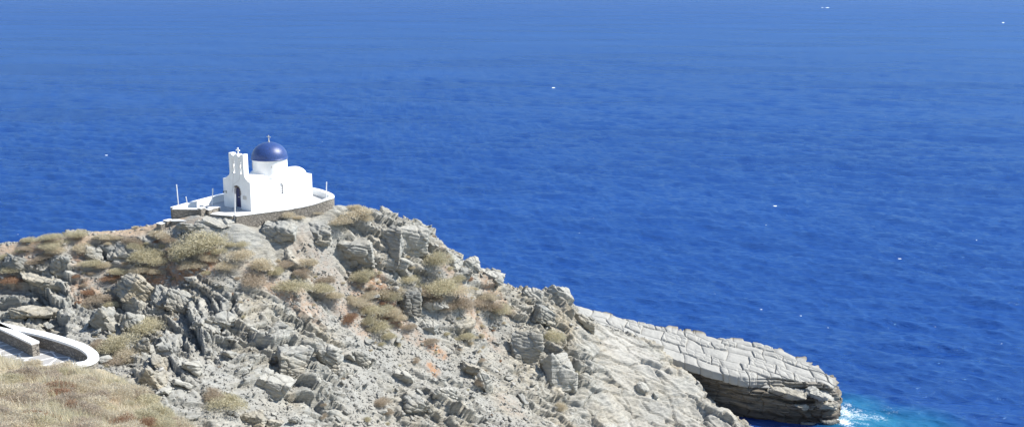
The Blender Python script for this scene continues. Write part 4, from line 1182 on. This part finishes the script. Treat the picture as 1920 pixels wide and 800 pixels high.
ZN = [  # zone phrase, shrubs (px, py, w, h, colour)
    ('on the skyline ridge left of the path', [(54, 450, 26, 12, 'o'), (94, 444, 46, 15, 'o'), (142, 438, 38, 16, 'o'), (254, 425, 14, 6, 't')]),
    ('on the far left slope under the skyline', [(8, 487, 26, 14, 'o'), (18, 506, 34, 16, 'o'), (45, 467, 28, 12, 'b'), (65, 494, 30, 14, 'b'), (84, 481, 38, 16, 'b'), (98, 459, 46, 11, 'o'), (103, 471, 40, 14, 't'), (20, 528, 40, 14, 'r')]),
    ('just below the ridge path', [(160, 460, 38, 24, 't'), (190, 448, 36, 13, 't'), (218, 444, 26, 10, 't'), (252, 451, 38, 22, 'b'), (298, 441, 50, 24, 't'), (250, 468, 32, 18, 'o'), (315, 453, 32, 18, 'b')]),
    ('in the bushy hollow left of the chapel', [(168, 498, 40, 16, 'o'), (194, 501, 30, 18, 't'), (224, 511, 42, 17, 'o'), (273, 482, 56, 30, 'o'), (298, 490, 46, 26, 'o'), (266, 505, 56, 18, 't'), (290, 511, 36, 10, 't'), (337, 476, 56, 34, 'o'), (382, 453, 74, 36, 'o'), (360, 470, 44, 24, 'o'), (360, 499, 50, 16, 't'), (390, 488, 36, 20, 't'), (410, 475, 26, 20, 'o')]),
    ('on the grey scree of the left slope', [(168, 515, 16, 9, 'b'), (149, 507, 10, 7, 'b'), (142, 523, 17, 10, 'r'), (156, 533, 13, 8, 'b'), (210, 521, 36, 7, 'r'), (163, 546, 28, 14, 'r'), (185, 556, 44, 20, 'b'), (205, 566, 30, 16, 'o')]),
    ('in the middle of the slope below the chapel', [(430, 461, 20, 12, 'o'), (452, 459, 26, 12, 'o'), (455, 476, 48, 26, 't'), (425, 500, 36, 16, 't'), (492, 498, 40, 36, 't'), (515, 509, 24, 24, 'o'), (478, 527, 58, 28, 'b'), (535, 493, 30, 20, 'b'), (575, 494, 42, 26, 't'), (563, 511, 34, 20, 'b'), (612, 525, 32, 20, 'b'), (549, 532, 70, 24, 'o'), (601, 541, 46, 26, 'o'), (624, 557, 36, 22, 't')]),
    ('right under the chapel terrace wall', [(472, 414, 16, 8, 'b'), (507, 409, 48, 22, 'o'), (540, 404, 26, 14, 't'), (592, 398, 22, 8, 't'), (560, 408, 24, 10, 't')]),
    ('on the knoll right of the chapel', [(664, 388, 30, 15, 't'), (670, 405, 58, 24, 't'), (638, 418, 48, 22, 't'), (684, 417, 32, 22, 't')]),
    ('around the layered outcrop and seaward edge', [(678, 515, 46, 26, 'o'), (684, 529, 26, 24, 'o'), (770, 477, 22, 12, 't'), (819, 486, 46, 34, 'o'), (851, 522, 32, 18, 'o')]),
    ('on the central shrubby spur', [(767, 525, 42, 16, 'o'), (813, 538, 70, 34, 'o'), (854, 541, 60, 22, 't'), (733, 549, 50, 30, 't'), (730, 561, 38, 24, 'o'), (787, 549, 50, 24, 'b'), (811, 566, 38, 20, 'b'), (865, 568, 46, 30, 'b'), (842, 578, 26, 22, 'b'), (895, 566, 44, 22, 'b'), (911, 557, 50, 20, 't'), (918, 576, 48, 22, 'b'), (943, 581, 46, 22, 'o')]),
    ('along the orange soil in mid slope', [(670, 566, 44, 26, 't'), (690, 556, 36, 18, 't'), (707, 581, 60, 34, 'o'), (745, 592, 42, 22, 't'), (736, 588, 40, 22, 't'), (658, 596, 34, 18, 'r'), (690, 603, 26, 20, 'o'), (707, 614, 56, 26, 'o'), (727, 630, 32, 16, 'o'), (768, 613, 28, 14, 'b')]),
    ('on the lower right scree', [(802, 640, 36, 10, 'b'), (874, 627, 30, 16, 'o'), (782, 676, 22, 12, 'b'), (900, 716, 24, 20, 'b'), (900, 676, 22, 8, 'b'), (716, 752, 32, 24, 'b'), (727, 769, 22, 14, 'b'), (690, 786, 15, 12, 'o'), (607, 777, 15, 12, 'b'), (607, 758, 11, 10, 'b')]),
    ('among the rock pillars on the right', [(1038, 632, 36, 28, 'o'), (1077, 696, 20, 14, 'o'), (1052, 767, 28, 24, 't')]),
    ('in the gully beside the footpath bend', [(187, 646, 38, 30, 'b'), (217, 647, 80, 36, 'o'), (238, 663, 50, 26, 't'), (220, 674, 50, 20, 'b'), (270, 611, 54, 32, 'o'), (425, 752, 66, 44, 'o'), (400, 735, 40, 26, 'b')]),
]
ORD = ['first', 'second', 'third', 'fourth', 'fifth', 'sixth', 'seventh', 'eighth', 'ninth', 'tenth', 'eleventh', 'twelfth', 'thirteenth', 'fourteenth']
CN = {'o': 'olive', 't': 'straw coloured', 'b': 'greyish brown', 'r': 'rust coloured'}
for zone, L in ZN:
    for kd in 'otbr':
        sub = sorted([q for q in L if q[4] == kd])
        for i, (px, py, w, h, _) in enumerate(sub):
            c = ground_at(px, py + h * .42)
            if c is None: continue
            mpp = c[1] * 1.04 / FOC
            lab = f'{CN[kd]} shrub {zone}' if len(sub) == 1 else f'{ORD[i]} {CN[kd]} shrub from the left {zone}'
            z = zlow(c[0], c[1] + .1, max(.25, w * mpp * .25)) + .1 * h * mpp
            shrub_at((c[0], c[1] + .1, max(z, c[2] - .25)), w * mpp * 1.2, h * mpp * .76, kd, lab, 'dry shrubs ' + zone)
veg = blobs([(830, 552, 110, 30, 1), (890, 570, 80, 20, 1), (705, 590, 60, 40, .9), (380, 475, 110, 30, 1), (560, 520, 90, 26, .7), (90, 462, 110, 16, .9), (250, 488, 120, 30, 1), (480, 500, 60, 40, .7), (650, 405, 60, 14, .8), (540, 408, 70, 8, .8), (230, 650, 70, 40, .9), (180, 556, 50, 20, .6)])
# small tufts nothing tells apart
rb = random.Random(5); cnt = tr_ = 0
while cnt < 270 and tr_ < 20000:
    tr_ += 1
    j = rb.randrange(len(P0)); c = PD[j]
    if c[2] < 8 or c[1] < 78 or dT[j] < .5 or tongue[j] > .1 or rb.random() > .05 + .12 * soil[j] + .10 * smooth_[j] + .85 * veg[j] - .5 * trail[j]: continue
    if c[1] > 108 and c[0] < -15: continue
    s = rb.uniform(.25, .62) * (1 + .6 * veg[j]); kd = rb.choice('tttbbootr')
    shrub_at((c[0], c[1], c[2] - .05), s, s * .42, kd, f'small {CN[kd]} tuft scattered on the headland slope', f'small {CN[kd]} tufts on the headland slope', name='tuft'); cnt += 1

# ------------------------------------------------------------------ near slope vegetation
def near_mask(x, y):
    """grassy part of the near slope, off the footpath"""
    on_path = (y > 49.2 + (x + 26) * .0) & (y < 54) & (x < -18.6)
    return ~on_path


npaths = np.array([q + np.array([-23, 50]) for q in oc])
poly = np.array(fp) + np.array([-23, 50])


def in_poly(x, y):
    c = np.zeros(len(x), bool); n = len(poly); j = n - 1
    for i in range(n):
        xi, yi = poly[i]; xj, yj = poly[j]
        c ^= ((yi > y) != (yj > y)) & (x < (xj - xi) * (y - yi) / (yj - yi + 1e-12) + xi)
        j = i
    return c


def grass():
    r = np.random.RandomState(17); n = 520000
    x = r.uniform(-40, 3, n); y = r.uniform(27, 60, n)
    den = .55 + .45 * fbm(np.c_[x * .5, y * .5, np.zeros(n)], 4, 3)
    ok = (~in_poly(x, y)) & (r.uniform(0, 1, n) < den)
    dmin = np.min(np.hypot(x[:, None] - npaths[None, ::3, 0], y[:, None] - npaths[None, ::3, 1]), axis=1)
    ok &= dmin > .32
    x, y = x[ok], y[ok]; n = len(x)
    z = NEAR(x, y); z = z + .18 * fbm(np.c_[x, y, NEAR(x, y)] * .7, 8, 4) * np.where((np.abs(x + 23.5) < 5) & (np.abs(y - 50.5) < 2.5), .2, 1)
    tuft = np.clip(fbm(np.c_[x * 1.1, y * 1.1, np.zeros(n)], 7, 4) * .9 + .5, 0, 1)
    hgt = (.08 + .46 * tuft ** 1.7) * r.uniform(.5, 1.4, n)
    hgt *= np.where(dmin[ok] < 1.6, .32, 1)
    a = r.uniform(0, 6.28, n); lean = r.uniform(.2, .9, n)
    dx, dy = np.cos(a) * lean * hgt, np.sin(a) * lean * hgt
    wx, wy = -np.sin(a) * .012, np.cos(a) * .012
    B0 = np.stack([x - wx, y - wy, z - .03], 1); B1 = np.stack([x + wx, y + wy, z - .03], 1); T = np.stack([x + dx, y + dy, z + hgt], 1)
    V = np.stack([B0, B1, T], 1).reshape(-1, 3); F = np.arange(n * 3).reshape(-1, 3)
    m = STRAW.copy(); m.name = 'dry_grass'
    k = N(m.node_tree)
    bsdf = [q for q in m.node_tree.nodes if q.type == 'BSDF_PRINCIPLED'][0]; tl = [q for q in m.node_tree.nodes if q.type == 'BSDF_TRANSLUCENT'][0]
    src = bsdf.inputs['Base Color'].links[0].from_socket
    p = k.pos()
    c = k.mix(k.ramp(k.noise(p, .55, 4, .65), [(.50, 0.0), (.62, .7)]), src, (.45, .425, .28))
    c = k.mix(k.ramp(k.noise(k.mapping(p, (1, 1, .3)), .42, 4, .7, .5), [(.58, 0.0), (.68, .6)]), c, (.48, .34, .26))
    k.l(c, bsdf.inputs['Base Color']); k.l(c, tl.inputs[0])
    props(mesh_np('dry_grass', V, F, m), kind='stuff')


grass()
rb = random.Random(12)
for i in range(190):
    for _ in range(50):
        px, py = rb.uniform(-60, 420), rb.uniform(670, 830)
        c = ground_at(px, py, 20, 70, NEAR)
        if c is None or c[1] > 58: continue
        if in_poly(np.array([c[0]]), np.array([c[1]]))[0] or np.min(np.hypot(npaths[:, 0] - c[0], npaths[:, 1] - c[1])) < 1.5: continue
        break
    else: continue
    s = rb.uniform(.5, 1.5); kd = rb.choice('otttobbrbt')
    shrub_at((c[0], c[1], c[2] - .08), s, s * rb.uniform(.3, .5), kd, f'low {CN[kd]} cushion bush on the grassy near slope', f'low {CN[kd]} cushion bushes on the near slope', name='cushion_bush')

# ------------------------------------------------------------------ light, sky, camera
SUN = Vector((.66, .10, .745)).normalized()
w = bpy.data.worlds.new('World'); scene.world = w; w.use_nodes = True
nt = w.node_tree; nt.nodes.clear()
sky = nt.nodes.new('ShaderNodeTexSky'); sky.sky_type = 'NISHITA'; sky.sun_disc = False
sky.sun_elevation = math.asin(SUN.z); sky.sun_rotation = math.atan2(SUN.x, SUN.y)
sky.air_density = .9; sky.dust_density = .05; sky.ozone_density = 1.4; sky.altitude = 50
bg = nt.nodes.new('ShaderNodeBackground'); bg.inputs[1].default_value = .115
wo = nt.nodes.new('ShaderNodeOutputWorld')
nt.links.new(sky.outputs[0], bg.inputs[0]); nt.links.new(bg.outputs[0], wo.inputs[0])
sl = bpy.data.lights.new('sun', 'SUN'); sl.energy = 4.6; sl.angle = math.radians(.53); sl.color = (1, .955, .88)
so = bpy.data.objects.new('sun', sl); COL.objects.link(so)
so.rotation_euler = SUN.to_track_quat('Z', 'Y').to_euler()

cam = bpy.data.cameras.new('camera'); co = bpy.data.objects.new('camera', cam); COL.objects.link(co)
cam.sensor_width = 36; cam.lens = 36 * FOC / 1920; cam.clip_end = 60000; cam.clip_start = .5
co.location = (0, 0, CAMH); co.rotation_euler = (math.pi / 2 - PITCH, 0, 0)
scene.camera = co

vs = scene.view_settings
vs.view_transform = 'Standard'; vs.look = 'None'; vs.gamma = 1; vs.use_curve_mapping = False
vs.exposure = .85
hz = MB().box((-46000, -46000, -6.5), (46000, 46000, 58))
hm = bpy.data.materials.new('sea_haze'); hm.use_nodes = True; nt = hm.node_tree; nt.nodes.clear()
ho = nt.nodes.new('ShaderNodeOutputMaterial'); pv = nt.nodes.new('ShaderNodeVolumePrincipled')
pv.inputs['Color'].default_value = (.66, .8, 1, 1); pv.inputs['Density'].default_value = .00004; pv.inputs['Anisotropy'].default_value = .1
nt.links.new(pv.outputs[0], ho.inputs['Volume'])
props(hz.obj('haze', hm), kind='stuff')
scene.cycles.use_denoising = True
scene.cycles.max_bounces = 6
scene.cycles.use_adaptive_sampling = False
